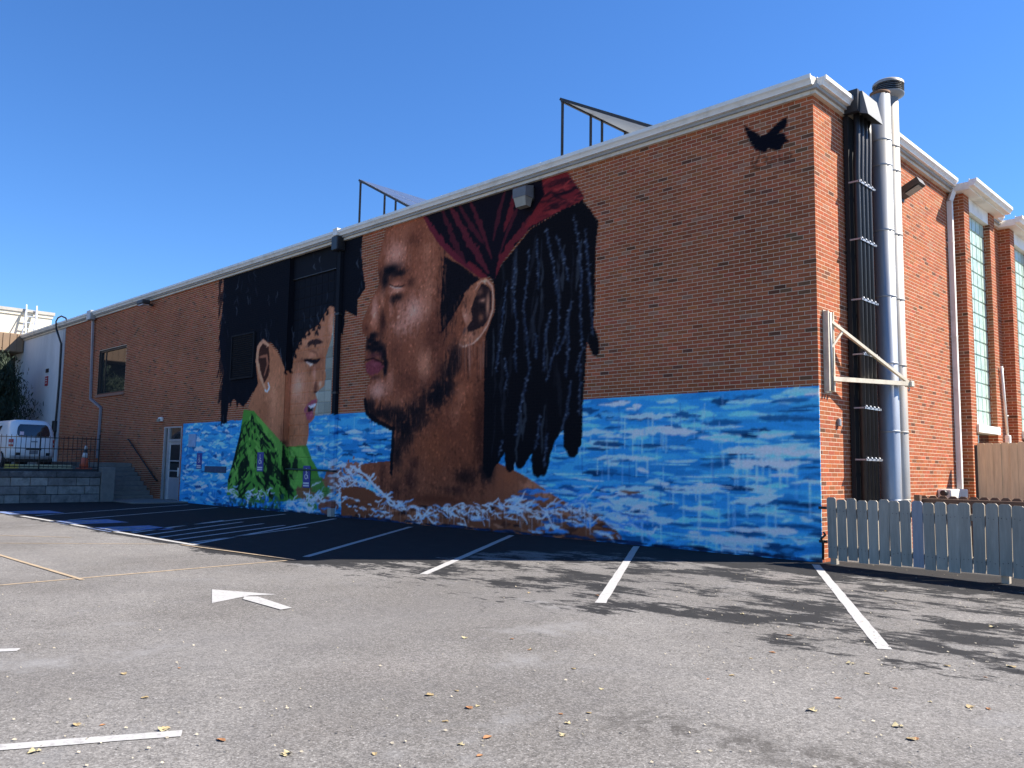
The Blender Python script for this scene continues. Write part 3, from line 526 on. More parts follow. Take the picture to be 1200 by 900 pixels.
for (x0, x1) in [(-19.0, -17.7), (-14.75, -13.5), (-12.4, -11.15)]:
    flat('accessible_bay_panel', [(x0, -6.25), (x1, -6.25), (x1, -5.0), (x0, -5.0)], m_paintb, .004)
    cx, cy = (x0+x1)/2, -5.62; w = MB()
    def bar2(a, b, ww):
        a = Vector(a); b = Vector(b); nn = Vector((-(b-a).y, (b-a).x)).normalized()*ww/2
        w.add([(cx+q.x, cy+q.y, .008) for q in (a+nn, b+nn, b-nn, a-nn)], [(0, 1, 2, 3)])
    ring = [Vector((.22*math.cos(t)-.06, .22*math.sin(t)-.2)) for t in np.linspace(.6*math.pi, 2.15*math.pi, 12)]
    for i in range(11): bar2(ring[i], ring[i+1], .09)
    bar2((-.02, .3), (0., -.12), .1); bar2((0, -.12), (.26, -.12), .09); bar2((.26, -.12), (.34, -.42), .09); bar2((-.06, .45), (.06, .45), .13); bar2((0, .1), (.2, .1), .07)
    tag(w.build('accessible_symbol', m_paintw), kind='structure')
line('court_line', (-4.71, -9.7), (-4.96, -6.1), .055, m_painty); line('court_line', (-9.6, -8.91), (-4.6, -8.9), .055, m_painty, .008)
line('court_line', (-10.2, -8.9), (-8.2, -6.4), .05, m_painty); line('court_line', (-12.5, -8.9), (-10.3, -7.2), .045, m_painty); line('court_line', (-7.9, -6.3), (-4.9, -6.0), .05, m_painty, .012)
flat('arrow_marking', [(-3.03, -8.12), (-2.29, -7.77), (-2.4, -8.02), (-2.20, -8.52)], m_paintw)
flat('arrow_marking', [(-2.36, -8.10), (-2.28, -8.00), (-1.46, -8.09), (-1.44, -8.22), (-2.22, -8.19)], m_paintw, .007)
line('parking_stripe', (.6, -12.0), (1.42, -10.42), .095, m_paintw); line('parking_stripe', (-2.6, -12.9), (-1.16, -10.46), .10, m_paintw)

# ------------------------------------------------------------------ brick walls
C = .0677; BH = .0575; BL = .1935; PITCHU = .2032; PROUD = .003
MORT = np.array([.64, .49, .35])
def brick_cols(k):
    base = np.array([.345, .102, .046]); r = rng.random((k, 1)); v = rng.normal(1, .10, (k, 1))
    c = base*v*(1+rng.normal(0, .05, (k, 3)))
    dk = rng.random(k); c[dk < .035] *= np.array([.45, .62, .8]); c[(dk > .035) & (dk < .07)] = c[(dk > .035) & (dk < .07)]*.8+np.array([.05, .06, .045]); return np.clip(c, .01, .6)
def lay_bricks(u0, u1, z0, z1, openings, phase=0, from_end=True):
    out = []; k0 = int(round(z0/C)); k1 = int(z1/C)
    for k in range(k0, k1+1):
        zb = k*C; zt = min(zb+BH, z1-.002)
        if zt-zb < .02: continue
        iv = [(u0, u1)]; zm = (zb+zt)/2
        for (a, b, c, d) in openings:
            if c < zm < d:
                nv = []
                for (p, q) in iv:
                    if b <= p or a >= q: nv.append((p, q)); continue
                    if a > p: nv.append((p, a))
                    if b < q: nv.append((b, q))
                iv = nv
        off = ((k+phase) % 2)*(PITCHU/2)
        e = u1 if from_end else u0
        for (p, q) in iv:
            n0 = math.floor((p-e-off)/PITCHU)-1; n1 = math.ceil((q-e-off)/PITCHU)+1
            for j in range(n0, n1):
                a = e+off+j*PITCHU+.0048; b = a+BL; a = max(a, p); b = min(b, q)
                if from_end and abs(q-u1) < 1e-6 and u1-b < .02: b = u1
                if not from_end and abs(p-u0) < 1e-6 and a-u0 < .02: a = u0
                if b-a > .03: out.append((a, b, zb, zt))
    return np.array(out)
def bricks_mesh(rects, place, cols, nu=1, nz=1, paint=None, proud=PROUD):
    """rects (a,b,z0,z1); place(u,z,d)->xyz with d = distance out of the wall"""
    k = len(rects); tu = np.linspace(0, 1, nu+1); tz = np.linspace(0, 1, nz+1); TU, TZ = np.meshgrid(tu, tz)
    a, b, c, d = [rects[:, i][:, None] for i in range(4)]
    U = a+(b-a)*TU.ravel()[None]; Zz = c+(d-c)*TZ.ravel()[None]; nf = U.shape[1]
    pr = np.maximum(.0006, proud+rng.normal(0, .0005, (k, 1)))
    F = place(U, Zz, np.broadcast_to(pr, U.shape)); cor = [0, nu, nf-1, nf-1-nu]
    Bk = place(U[:, cor], Zz[:, cor], np.full((k, 4), -.012)); P = np.concatenate([F, Bk], 1)
    col = np.repeat(cols[:, None, :], nf+4, 1)
    if paint is not None:
        pc, al = paint(P); col = col*(1-al[..., None])+pc*al[..., None]
    q = []
    for j in range(nz):
        for i in range(nu): s = j*(nu+1)+i; q.append((s, s+1, s+nu+2, s+nu+1))
    B0 = nf; q += [(cor[0], B0, B0+1, cor[1]), (cor[1], B0+1, B0+2, cor[2]), (cor[2], B0+2, B0+3, cor[3]), (cor[3], B0+3, B0, cor[0])]
    q = np.array(q)[None]+(np.arange(k)*(nf+4))[:, None, None]
    return P.reshape(-1, 3), q.reshape(-1, 4), col.reshape(-1, 3)
def backing(u0, u1, z0, z1, openings, place, step, paint=None):
    us = np.unique(np.round(np.concatenate([np.arange(u0, u1, step), [u1]]+[[max(u0, a), min(u1, b)] for a, b, _, _ in openings]), 4)); zs = np.unique(np.round(np.concatenate([np.arange(z0, z1, step), [z1]]+[[c, min(z1, d)] for _, _, c, d in openings]), 4))
    Um, Zm = np.meshgrid(us, zs); P = place(Um, Zm, np.zeros_like(Um)); nu = len(us); j, i = np.meshgrid(np.arange(len(zs)-1), np.arange(nu-1), indexing='ij')
    uc = (us[i]+us[i+1])/2; zc = (zs[j]+zs[j+1])/2; keep = np.ones(uc.shape, bool)
    for a, b, c, d in openings: keep &= ~((uc > a) & (uc < b) & (zc > c) & (zc < d))
    s = (j*nu+i)[keep]; F = np.stack([s, s+1, s+nu+1, s+nu], 1); col = np.broadcast_to(MORT*1., P.shape).reshape(-1, 3).copy(); P = P.reshape(-1, 3)
    if paint is not None:
        pc, al = paint(P); col = col*(1-al[:, None])+pc*al[:, None]
    return P, F, col
HW = 7.36; XL = -35.05; RX0, RX1 = -15.76, -13.36; RD = .17; RZ0 = .95; PZ = 6.68
WIN = (-30.66, -27.76, 4.03, 5.86); DOOR = (-23.85, -22.4, 0., 2.60); LOUV = (-18.98, -17.63, 3.98, 5.28)
OPEN_A = [WIN, DOOR, (RX0, RX1, 0., HW+1)]
placeA = lambda u, z, d: np.stack([u, -d, z], -1)
bld = empty('brick_hall', (-17, 0, 0), 'long flat-roofed red brick hall with a two-face mural on its side', 'building')
def wallpart(name, args, mesh_m):
    P, F, c = args; return npmesh(name, P, F, mesh_m, c, bld)
wallA = wallpart('wall', backing(XL, 0.0, -.1, HW, OPEN_A, placeA, .04, painted), m_mortar)
wallA['label'] = 'shaded brick wall carrying the mural'
rA = lay_bricks(XL, .0055, 0, HW, OPEN_A, 0, True); cA = brick_cols(len(rA))
cA *= (1+.07*np.sin(rA[:, 0]*.9+1.3*np.sin(rA[:, 2]*1.1))+.06*np.sin(rA[:, 2]*2.3+rA[:, 0]*.37)+.05*np.sin(rA[:, 0]*3.1-rA[:, 2]*.8))[:, None]
# which bricks carry paint
mu = (rA[:, 0]+rA[:, 1])/2; mz = (rA[:, 2]+rA[:, 3])/2
pp = np.zeros(len(rA), bool)
for fu in (.02, .35, .65, .98):
    for fz in (.1, .9): pp |= sample(rA[:, 0]+(rA[:, 1]-rA[:, 0])*fu, rA[:, 2]+(rA[:, 3]-rA[:, 2])*fz)[1] > .05
near = np.zeros(len(rA), bool); near[np.argsort(-mu)[:300]] = True
P, F, c = bricks_mesh(rA[pp & ~near], placeA, cA[pp & ~near], 8, 3, painted)
mo = npmesh('mural', P, F, m_brick, c, bld); mo['kind'] = 'stuff'; mo['label'] = 'painted bricks showing a woman and a dreadlocked man face to face in blue water'
P, F, c = bricks_mesh(rA[~pp & ~near], placeA, cA[~pp & ~near]); npmesh('brick_courses', P, F, m_brick, c, bld)['kind'] = 'stuff'
shared = {}
for i in np.where(near)[0]:
    a, b, z0, z1 = rA[i]; w = round(b-a, 3); ctr = Vector(((a+b)/2, 0, z0)); loc = np.array([[-(b-a)/2, (b-a)/2, 0, z1-z0]])
    if pp[i]:
        me = None; pf = lambda P, ctr=ctr: painted(P+np.array(ctr)); args = bricks_mesh(loc, placeA, cA[i:i+1], 8, 3, pf)
    else:
        key = (w, random.randrange(10)); me = shared.get(key); args = None if me else bricks_mesh(loc, placeA, cA[i:i+1])
    if me is None:
        o = npmesh('brick', *args[:2], m_brick, args[2]); me = o.data
        if not pp[i]: shared[key] = me
    else:
        o = bpy.data.objects.new('brick', me); COL.objects.link(o)
    o.parent = wallA; o.location = ctr-ORG[bld.name]
# sunny end wall and window bays
placeB = lambda u, z, d: np.stack([d, u, z], -1)
BAYS = [6.6, 10.1, 13.6, 17.1]; PW = .36; BW = 2.2; PX = .25; YEND = 24.
OPEN_B = [(y+PW, y+BW-PW, .0, 7.1) for y in BAYS]
wallB = wallpart('wall', backing(0.0, YEND, -.1, HW, OPEN_B, placeB, .12), m_mortar); wallB['label'] = 'sunlit brick end wall'
rB = lay_bricks(0.0, YEND, 0, HW, [(y-.002, y+BW+.002, 0, 9) for y in BAYS], 1, False)
P, F, c = bricks_mesh(rB, placeB, brick_cols(len(rB)), proud=.0013); npmesh('brick_courses', P, F, m_brick, c, bld)['kind'] = 'stuff'
# pilasters
for yb in BAYS:
    for y0 in (yb, yb+BW-PW):
        pb = MB().box(0.0, PX, y0, y0+PW, -.05, HW-.06); po = None
        me_P, me_F, me_c = np.array(pb.v), np.array(pb.f), np.broadcast_to(MORT, (8, 3)); po = npmesh('pilaster', me_P, me_F, m_mortar, me_c, bld)
        faces = [(lambda u, z, d, y0=y0: np.stack([u, y0-d, z], -1), 0.0, PX+.0055, 0), (lambda u, z, d: np.stack([PX+d, u, z], -1), y0, y0+PW, 1), (lambda u, z, d, y0=y0: np.stack([u, y0+PW+d, z], -1), 0.0, PX+.0055, 0)]
        PV, PF, PC = [], [], []; nb = 0
        for pl_, a, b, ph in faces:
            r = lay_bricks(a, b, 0, HW-.06, [], ph, True); P, F, c = bricks_mesh(r, pl_, brick_cols(len(r)), proud=.0015); PV.append(P); PF.append(F+nb); PC.append(c); nb += len(P)
        npmesh('brick_facing', np.concatenate(PV), np.concatenate(PF), m_brick, np.concatenate(PC), po)['kind'] = 'stuff'
# core, roof, eaves
MB().box(XL, -.45, .45, YEND, -.05, HW-.02).build('light_block_core', mat('dark_core', (.03, .03, .03), .9), bld)  # unseen dark box added inside the hall to stop light leaking through openings
MB().box(XL-6.2, .12, -.12, YEND, HW+.004, HW+.075).build('roof', m_roof, bld)
gprof = [(0, 0), (-.10, 0), (-.105, .02), (-.125, .055), (-.155, .085), (-.155, .15), (-.135, .155), (-.135, .135), (-.012, .135), (-.012, .155), (0, .155)]
def gutterA(x0, x1): return MB().prism(gprof, x0, x1, lambda p_, q, t: (t, p_-.075, q+HW+.055))
MB().box(XL-6.2, .0, -.072, 0.03, HW-.06, HW+.2).build('fascia', m_fascia, bld)
gutterA(-13.02, .07).build('gutter', m_white, bld); gutterA(XL-6.2, -13.2).build('gutter', m_white, bld)
for x in (-2.6, -5.7, -8.8, -11.6, -16.3, -19.5, -22.7, -26, -29.2):
    MB().prism([(a*1.02-.001, b_*1.02-.002) for a, b_ in gprof[:8]], x, x+.03, lambda p_, q, t: (t, p_-.0765, q+HW+.055)).build('gutter_joint', m_white, bld)
def gutterB(y0, y1, off, zz): return MB().prism(gprof, y0, y1, lambda p_, q, t: (off-p_, t, q+zz))
MB().box(.003, .075, -.065, BAYS[0]-.1, HW-.055, HW+.2).build('fascia', m_fascia, bld)
gutterB(-.02, 1.42, .078, HW+.06).build('gutter', m_white, bld); gutterB(2.95, BAYS[0]-.22, .078, HW+.06).build('gutter', m_white, bld)
for i, yb in enumerate(BAYS):
    sb = MB().box(.0, .44, yb-.22, yb+BW+.2, HW-.055, HW+.1); so_ = sb.build('bay_soffit', m_white, bld)
    gutterB(yb-.27, yb+BW+.25, .442, HW-.01).build('gutter', m_white, so_)
    MB().box(.02, PX-.02, yb+PW+.002, yb+BW-PW-.002, 7.02, HW-.056).build('frieze_board', m_white, bld)
    ye = BAYS[i+1]-.22 if i+1 < len(BAYS) else YEND
    MB().box(.003, .075, yb+BW+.2, ye, HW-.055, HW+.2).build('fascia', m_fascia, bld); gutterB(yb+BW+.25, ye-.05, .078, HW+.06).build('gutter', m_white, bld)
    MB().box(.0, .3, yb+.3, yb+.75, HW+.2, HW+.245).build('roof_vent_flap', m_grey, bld)
# tall glass block windows on the sunny side
def bevel_block_mesh(w, h, d):
    bm = bmesh.new(); bmesh.ops.create_cube(bm, size=1, matrix=Matrix.Diagonal((d, w, h, 1))); bmesh.ops.bevel(bm, geom=bm.edges[:], offset=.014, segments=2, affect='EDGES'); me = bpy.data.meshes.new('glass_block'); bm.to_mesh(me); bm.free(); me.materials.append(m_block); return me
for bi, yb in enumerate(BAYS):
    y0, y1 = yb+PW, yb+BW-PW; ncol = 5; zs0, zs1 = 2.42, 7.02; nrow = 15; w = (y1-y0)/ncol; h = (zs1-zs0)/nrow
    wo = MB().box(-.02, .10, y0+.002, y1-.002, zs0, zs1).build('glass_block_window', m_grout, bld); bmh = bevel_block_mesh(w-.014, h-.014, .05)
    for r in range(nrow):
        for cc in range(ncol):
            o = bpy.data.objects.new('glass_block', bmh); COL.objects.link(o); o.parent = wo; o.location = Vector((.102, y0+w*(cc+.5), zs0+h*(r+.5)))-ORG[wo.name]
    MB().box(.0, .30, y0-.03, y1+.03, 2.24, 2.40).build('window_sill', m_white, bld); MB().box(-.03, .06, y0, y1, .0, 2.24).build('lower_window', m_glass, bld); MB().box(.06, .10, y0, y1, .9, 1.5).build('window_rail', m_alu, bld)
# the recessed bay on the mural side: panel, painted glass blocks, reveals
def paint_grid(p0, du, dv, nu, nv, m, name, parent, base):
    tu, tv = np.meshgrid(np.linspace(0, 1, nu+1), np.linspace(0, 1, nv+1)); P = np.array(p0)+tu.ravel()[:, None]*np.array(du)+tv.ravel()[:, None]*np.array(dv)
    F = np.array([(j*(nu+1)+i, j*(nu+1)+i+1, (j+1)*(nu+1)+i+1, (j+1)*(nu+1)+i) for j in range(nv) for i in range(nu)]); c, al = painted(P); col = np.array(base)*(1-al[:, None])+c*al[:, None]
    return npmesh(name, P, F, m, col, parent)
m_paintsmooth = mat('painted_render', attr='paint', rough=.8, var=.1, scale=12, bump=.15, bscale=50, spec=.15)
paint_grid((RX0, .2, 0), (0, -.2, 0), (0, 0, HW), 10, 300, m_paintsmooth, 'reveal', bld, (.2, .08, .05)); paint_grid((RX1, 0, 0), (0, .2, 0), (0, 0, HW), 10, 300, m_paintsmooth, 'reveal', bld, (.2, .08, .05))
wr = paint_grid((RX0, RD+.012, 0), (RX1-RX0, 0, 0), (0, 0, HW), 100, 300, m_paintsmooth, 'glass_block_window', bld, (.30, .31, .28))
pnl = paint_grid((RX0+.002, RD-.05, PZ), (RX1-RX0-.004, 0, 0), (0, 0, HW-PZ), 100, 30, m_paintsmooth, 'header_panel', bld, (.3, .3, .3))
MB().box(RX0+.004, RX1-.004, RD-.06, RD+.01, PZ-.02, PZ).build('header_trim', m_dark, bld)
ncol, nrow = 8, 22; bw_ = (RX1-RX0)/ncol; bh_ = (PZ-.02-.0)/nrow
for r in range(nrow):
    for cc in range(ncol):
        x0 = RX0+cc*bw_+.006; x1 = x0+bw_-.012; z0 = r*bh_+.006; z1 = z0+bh_-.012; k = 9
        tu, tv = np.meshgrid(np.linspace(0, 1, k+1), np.linspace(0, 1, k+1)); e = np.minimum(np.minimum(tu, 1-tu), np.minimum(tv, 1-tv)); dep = np.where(e < .01, 0, .012)
        P = np.stack([x0+(x1-x0)*tu, RD+.010-dep, z0+(z1-z0)*tv], -1).reshape(-1, 3); F = np.array([(j*(k+1)+i, j*(k+1)+i+1, (j+1)*(k+1)+i+1, (j+1)*(k+1)+i) for j in range(k) for i in range(k)])
        pc, al = painted(P); base = np.array([.50, .50, .40])*random.uniform(.55, 1.3); col = base*(1-al[:, None])+pc*al[:, None]
        npmesh('glass_block', P, F, m_pblock, col, wr)
paint_grid((RX1-.001, -.001, 0), (0.001, 0, 0), (0, 0, HW), 1, 300, m_paintsmooth, 'corner_bead', bld, (.2, .08, .05))
# louvre, window, door
lv = MB().box(LOUV[0]-.04, LOUV[1]+.04, -.02, .0, LOUV[2]-.04, LOUV[3]+.04)
lo_ = lv.build('louvre', mat('black_paint', (.008, .009, .012), .85, 0, .2, 6), bld)
for i in range(20):
    z = LOUV[2]+.03+i*(LOUV[3]-LOUV[2]-.04)/19; MB().add([(LOUV[0], -.022, z+.035), (LOUV[1], -.022, z+.035), (LOUV[1], -.055, z-.004), (LOUV[0], -.055, z-.004), (LOUV[0], -.022, z+.029), (LOUV[1], -.022, z+.029), (LOUV[1], -.05, z-.009), (LOUV[0], -.05, z-.009)], [(0, 1, 2, 3), (7, 6, 5, 4), (3, 2, 6, 7), (0, 3, 7, 4), (1, 5, 6, 2)]).build('slat', mat('louvre_slat', (.010, .011, .014), .85, 0, .25, 9, spec=.1), lo_)
for a, b, cc, d in [(LOUV[0]-.05, LOUV[0], LOUV[2]-.05, LOUV[3]+.05), (LOUV[1], LOUV[1]+.05, LOUV[2]-.05, LOUV[3]+.05), (LOUV[0], LOUV[1], LOUV[3], LOUV[3]+.05), (LOUV[0], LOUV[1], LOUV[2]-.05, LOUV[2])]: MB().box(a, b, -.065, -.021, cc, d).build('louvre_frame', mat('louvre_rim', (.02, .021, .024), .8, 0, .2, 9, spec=.1), lo_)
wo = MB().box(WIN[0], WIN[1], .10, .13, WIN[2], WIN[3]).build('window', m_glass, bld)
for a, b, cc, d in [(WIN[0]+.001, WIN[0]+.09, WIN[2], WIN[3]), (WIN[1]-.09, WIN[1]-.001, WIN[2], WIN[3]), (WIN[0]+.09, WIN[1]-.09, WIN[3]-.07, WIN[3]-.001), (WIN[0]+.09, WIN[1]-.09, WIN[2]+.001, WIN[2]+.07)]: MB().box(a, b, .05, .098, cc, d).build('window_frame', m_dark, wo)
MB().box(WIN[0]-.05, WIN[1]+.05, -.05, .09, WIN[2]-.11, WIN[2]-.002).build('sill', mat('brick_sill', (.3, .16, .11), .9, 0, .2, 12), wo)
MB().box(WIN[0]+.5, WIN[0]+.56, .08, .098, WIN[2]+.07, WIN[3]-.07).build('mullion', m_dark, wo)
for x in (WIN[0], WIN[1]): MB().box(x-.001, x+.001, 0, .12, WIN[2], WIN[3]).build('window_jamb', m_dark, wo)
dx0, dx1, dz = DOOR[0], DOOR[1], DOOR[3]
do = MB().box(dx0+.42, dx1-.07, .06, .10, .06, 2.05).build('door', m_alu, bld)
MB().box(dx0+.53, dx1-.19, .045, .0585, .82, 1.94).build('door_pane', m_glass, do)
for z in (1.02, 1.36): MB().box(dx0+.53, dx1-.19, .02, .044, z, z+.045).build('push_bar', m_alu, do)
MB().box(dx1-.18, dx1-.12, .0, .0585, .85, 1.15).build('handle', m_white, do); MB().box(dx0+.5, dx1-.15, .05, .0585, .12, .76).build('kick_panel', mat('door_panel', (.42, .44, .48), .45, .4, .1, 5), do)
fr = MB().box(dx0+.002, dx0+.09, .0, .12, 0, dz).box(dx0+.33, dx0+.42, .0, .12, 0, dz).box(dx1-.07, dx1-.002, .0, .12, 0, dz).box(dx0+.09, dx1-.07, .001, .12, dz-.08, dz-.001).box(dx0+.42, dx1-.07, .001, .12, 2.05, 2.13).build('door_frame', m_alu, bld)
MB().box(dx0+.09, dx0+.33, .05, .07, .05, dz-.08).build('sidelight', m_glass, bld); MB().box(dx0+.42, dx1-.07, .05, .07, 2.13, dz-.08).build('transom', m_glass, bld)
MB().box(dx0+.002, dx1-.002, .0, .2, -.05, .05).build('threshold', m_conc, bld); MB().box(dx0+.03, dx1-.03, .13, .18, 0, dz).build('door_backing', m_black, bld)
# faint ghost lettering left by a removed sign is only discoloured mortar: a few pale bricks of joint
# downspouts
def spout(pts, name, m, w=.095, d=.075):
    b = MB()
    for a, c_ in zip(pts[:-1], pts[1:]): b.bar(a, c_, w, d)
    return b.build(name, m, bld)
sp = [(-31.4, -.16, 7.36), (-31.4, -.10, 7.2), (-31.2, -.06, 3.9), (-29.95, -.06, 3.48), (-30.0, -.06, 1.45)]
spout(sp, 'downspout', mat('grey_downspout', (.30, .31, .34), .5, .3, .15, 4)); MB().bbox(-31.62, -31.2, -.3, -.06, 7.22, 7.62, .02).build('conductor_head', m_galv, bld)
dsx = -13.08
n_ = 220; zz = np.linspace(.05, 7.25, n_); w_, d_ = .075, .11; ring = [(dsx-w_, -.01), (dsx-w_, -d_), (dsx+w_, -d_), (dsx+w_, -.01)]
P = np.array([[x, y, z] for z in zz for x, y in ring]); F = np.array([(j*4+k, j*4+(k+1) % 4, (j+1)*4+(k+1) % 4, (j+1)*4+k) for j in range(n_-1) for k in range(4)]); pc, al = painted(P); colr = np.where(P[:, 2:3] > 2.66, np.array([.010, .012, .017]), pc); npmesh('downspout', P, F, m_paintsmooth, colr, bld)
MB().bbox(dsx-.14, dsx+.14, -.28, -.012, 7.02, 7.4, .02).build('conductor_head', m_black, bld); MB().bbox(-13.2, -13.0, -.26, -.03, 7.42, 7.62, .01).build('gutter_end_box', m_white, bld)
for z in (1.15, 3.2, 5.3): MB().box(dsx-.1, dsx+.1, -.118, .0, z, z+.05).build('pipe_strap', m_black, bld)
MB().bbox(dsx-.085, dsx+.085, -.125, -.002, 0, .22, .01).build('spout_shoe', mat('beige_shoe', (.42, .38, .32), .7), bld)
MB().tube([(RX0+.05, RD-.06, 1.2), (-13.2, RD-.06, 1.18)], .025, 8).build('conduit', mat('green_conduit', (.03, .08, .05), .6), bld)
b = MB()
for a, c_ in zip([(.12, 6.42, 7.34), (.06, 6.35, 7.1), (.06, 6.35, 1.4)], [(.06, 6.35, 7.1), (.06, 6.35, 1.4), (.06, 6.33, .0)]): b.bar(a, c_, .10, .09)
b.build('downspout', m_white, bld)
for z in (1.6, 4.2, 6.2): MB().box(.0, .112, 6.29, 6.41, z, z+.03).build('pipe_strap', m_white, bld)

# ------------------------------------------------------------------ things on and around the hall
def flood_light(x, z, label, w=.42):
    t = empty('flood_light', (x, 0, z), label, 'wall light'); c = mat('dull_grey_housing', (.15, .15, .155), .7, 0, .15, 8)
    MB().bbox(x-w*.5, x+w*.5, -.06, -.0, z-.05, z+.22, .01).build('back_plate', m_dark, t)
    MB().add([(x-w*.55, -.06, z+.26), (x+w*.55, -.06, z+.26), (x+w*.55, -.30, z+.20), (x-w*.55, -.30, z+.20), (x-w*.55, -.06, z-.02), (x+w*.55, -.06, z-.02), (x+w*.55, -.30, z-.0), (x-w*.55, -.30, z-.0)], [(0, 1, 2, 3), (7, 6, 5, 4), (0, 3, 7, 4), (1, 5, 6, 2), (2, 6, 7, 3), (0, 4, 5, 1)]).build('housing', c, t)
    MB().add([(x-w*.5, -.07, z-.02), (x+w*.5, -.07, z-.02), (x+w*.5, -.29, z-.0), (x-w*.5, -.29, z-.0), (x-w*.42, -.1, z-.2), (x+w*.42, -.1, z-.2), (x+w*.42, -.24, z-.19), (x-w*.42, -.24, z-.19)], [(0, 1, 2, 3), (7, 6, 5, 4), (0, 3, 7, 4), (1, 5, 6, 2), (2, 6, 7, 3), (0, 4, 5, 1)]).build('lens', mat('frosted_lens', (.26, .25, .21), .3, 0, .15, 8, spec=.7), t)
flood_light(-6.2, 6.95, 'grey floodlight with a frosted lens mounted on the painted red headband', .34)
t = empty('flood_light', (-25.5, 0, 7.15), 'small dark floodlight under the eaves right of the upper window', 'wall light')
MB().bar((-25.45, 0, 7.12), (-25.45, -.3, 7.16), .06, .06).build('arm', m_dark, t); MB().bbox(-25.75, -25.2, -.5, -.2, 7.1, 7.26, .03).build('housing', m_dark, t); MB().box(-25.7, -25.25, -.46, -.24, 7.075, 7.099).build('lens', m_alu, t)
t = empty('door_light', (-24.07, 0, 2.78), 'small white light above the aluminium door', 'wall light')
MB().bbox(-24.2, -23.94, -.1, .0, 2.76, 2.92, .02).build('housing', m_white, t); MB().bbox(-24.17, -23.97, -.16, -.101, 2.74, 2.86, .02).build('lens', mat('frosted_lens'), t)
t = empty('wall_pack_light', (0, 3.55, 6.5), 'bronze box light tilted out from the sunny brick wall', 'wall light')
MB().box(0, .08, 3.45, 3.65, 6.42, 6.62).build('wall_bracket', m_dark, t)
def obox(c, ax, ay, az, hx, hy, hz):
    c = Vector(c); vs = [c+ax*(sx*hx)+ay*(sy*hy)+az*(sz*hz) for sx, sy, sz in [(-1, -1, -1), (1, -1, -1), (1, 1, -1), (-1, 1, -1), (-1, -1, 1), (1, -1, 1), (1, 1, 1), (-1, 1, 1)]]
    return MB().add(vs, [(0, 3, 2, 1), (4, 5, 6, 7), (0, 1, 5, 4), (1, 2, 6, 5), (2, 3, 7, 6), (3, 0, 4, 7)])
ax = Vector((math.cos(.45), 0, math.sin(.45))); az = Vector((-math.sin(.45), 0, math.cos(.45))); ay = Vector((0, 1, 0))
obox((.25, 3.5, 6.62), ax, ay, az, .21, .16, .06).build('housing', m_dark, t); obox(Vector((.28, 3.5, 6.62))-az*.064, ax, ay, az, .13, .12, .004).build('lens', mat('frosted_lens'), t)

# exhaust stacks
for (y, r, zt, lab, mm) in [(2.13, .165, 7.98, 'galvanised round flue with a rusty open top beside the black conduits', m_galv), (2.53, .16, 8.05, 'stained galvanised flue wearing a round louvred rain cap', m_galv2)]:
    t = empty('exhaust_flue', (.25, y, 0), lab, 'flue')
    MB().lathe([(r, 0), (r, zt), (r-.012, zt), (r-.012, zt-.4)], (.25, y, 0), 28).build('pipe', mm, t)
    for z in (.9, 2.05, 3.2, 4.35, 5.5, 6.65, 7.1):
        MB().lathe([(r+.001, z-.018), (r+.006, z-.015), (r+.006, z+.015), (r+.001, z+.018)], (.25, y, 0), 28).build('seam_band', mm, t)
    for z in (2.2, 4.5, 6.3): MB().box(.0, .12, y-.03, y+.03, z, z+.05).build('standoff', m_grey, t)
    if zt > 8:
        cp = MB().lathe([(.155, 8.0), (.26, 8.06), (.265, 8.09)], (.25, y, 0), 28).build('cap_base', m_grey, t)
        MB().lathe([(.265, 8.25), (.262, 8.29), (.22, 8.325), (.10, 8.35), (.0, 8.355)], (.25, y, 0), 28).build('cap_top', mm, t)
        MB().lathe([(.2, 8.08), (.2, 8.26)], (.25, y, 0), 28).build('cap_core', m_black, t)
        for i in range(5): MB().lathe([(.262, 8.095+i*.033), (.24, 8.115+i*.033)], (.25, y, 0), 28).build('louvre_ring', m_grey, t)
    else: MB().lathe([(r+.001, zt-.05), (r+.004, zt-.05), (r+.004, zt+.004), (r-.01, zt+.004)], (.25, y, 0), 28).build('rusty_rim', mat('rust', (.16, .08, .04), .9, 0, .3, 12), t)
t = empty('conduit_bundle', (.15, 1.4, 0), 'bundle of black insulated pipes strapped up the sunny wall to a metal hood', 'pipes')
ys = [1.16, 1.32, 1.48, 1.64]
for i, y in enumerate(ys): MB().tube([(.20, y, 0), (.20, y, 6.3), (.21, y+.02, 6.8), (.20, y+.06, 7.1), (.18, y+.1, 7.35)], .052, 12).build('insulated_pipe', m_black, t)
MB().box(.02, .09, 1.10, 1.72, 0, 7.3).build('shadow_board', mat('shadow_black', (.012, .012, .013), .8), t)  # black sheet standing in for the shadow the pipes throw on the brick
for z in (.75, 1.55, 2.38, 3.25, 4.15, 5.15, 6.12):
    MB().box(.09, .275, 1.08, 1.10, z, z+.025).box(.09, .275, 1.71, 1.74, z, z+.03).box(.256, .268, 1.08, 1.74, z-.005, z+.03).build('strap', m_galv, t)
    for y in ys: MB().tube([(.25, y, z+.05), (.27, y, z+.01)], .02, 6).build('strap_clip', m_galv, t)
hd = MB().add([(.02, 1.12, 7.72), (.02, 1.74, 7.72), (.34, 1.74, 7.66), (.34, 1.12, 7.66), (.43, 1.74, 7.24), (.43, 1.12, 7.24), (.02, 1.74, 7.4), (.02, 1.12, 7.4)], [(0, 1, 2, 3), (3, 2, 4, 5), (1, 6, 4, 2), (0, 3, 5, 7), (0, 7, 6, 1)]).build('hood', mat('grey_hood', (.17, .175, .18), .6, 0, .12, 6), t)
MB().box(.05, .30, 1.02, 1.118, 7.3, 7.68).build('hood_side', m_black, t)

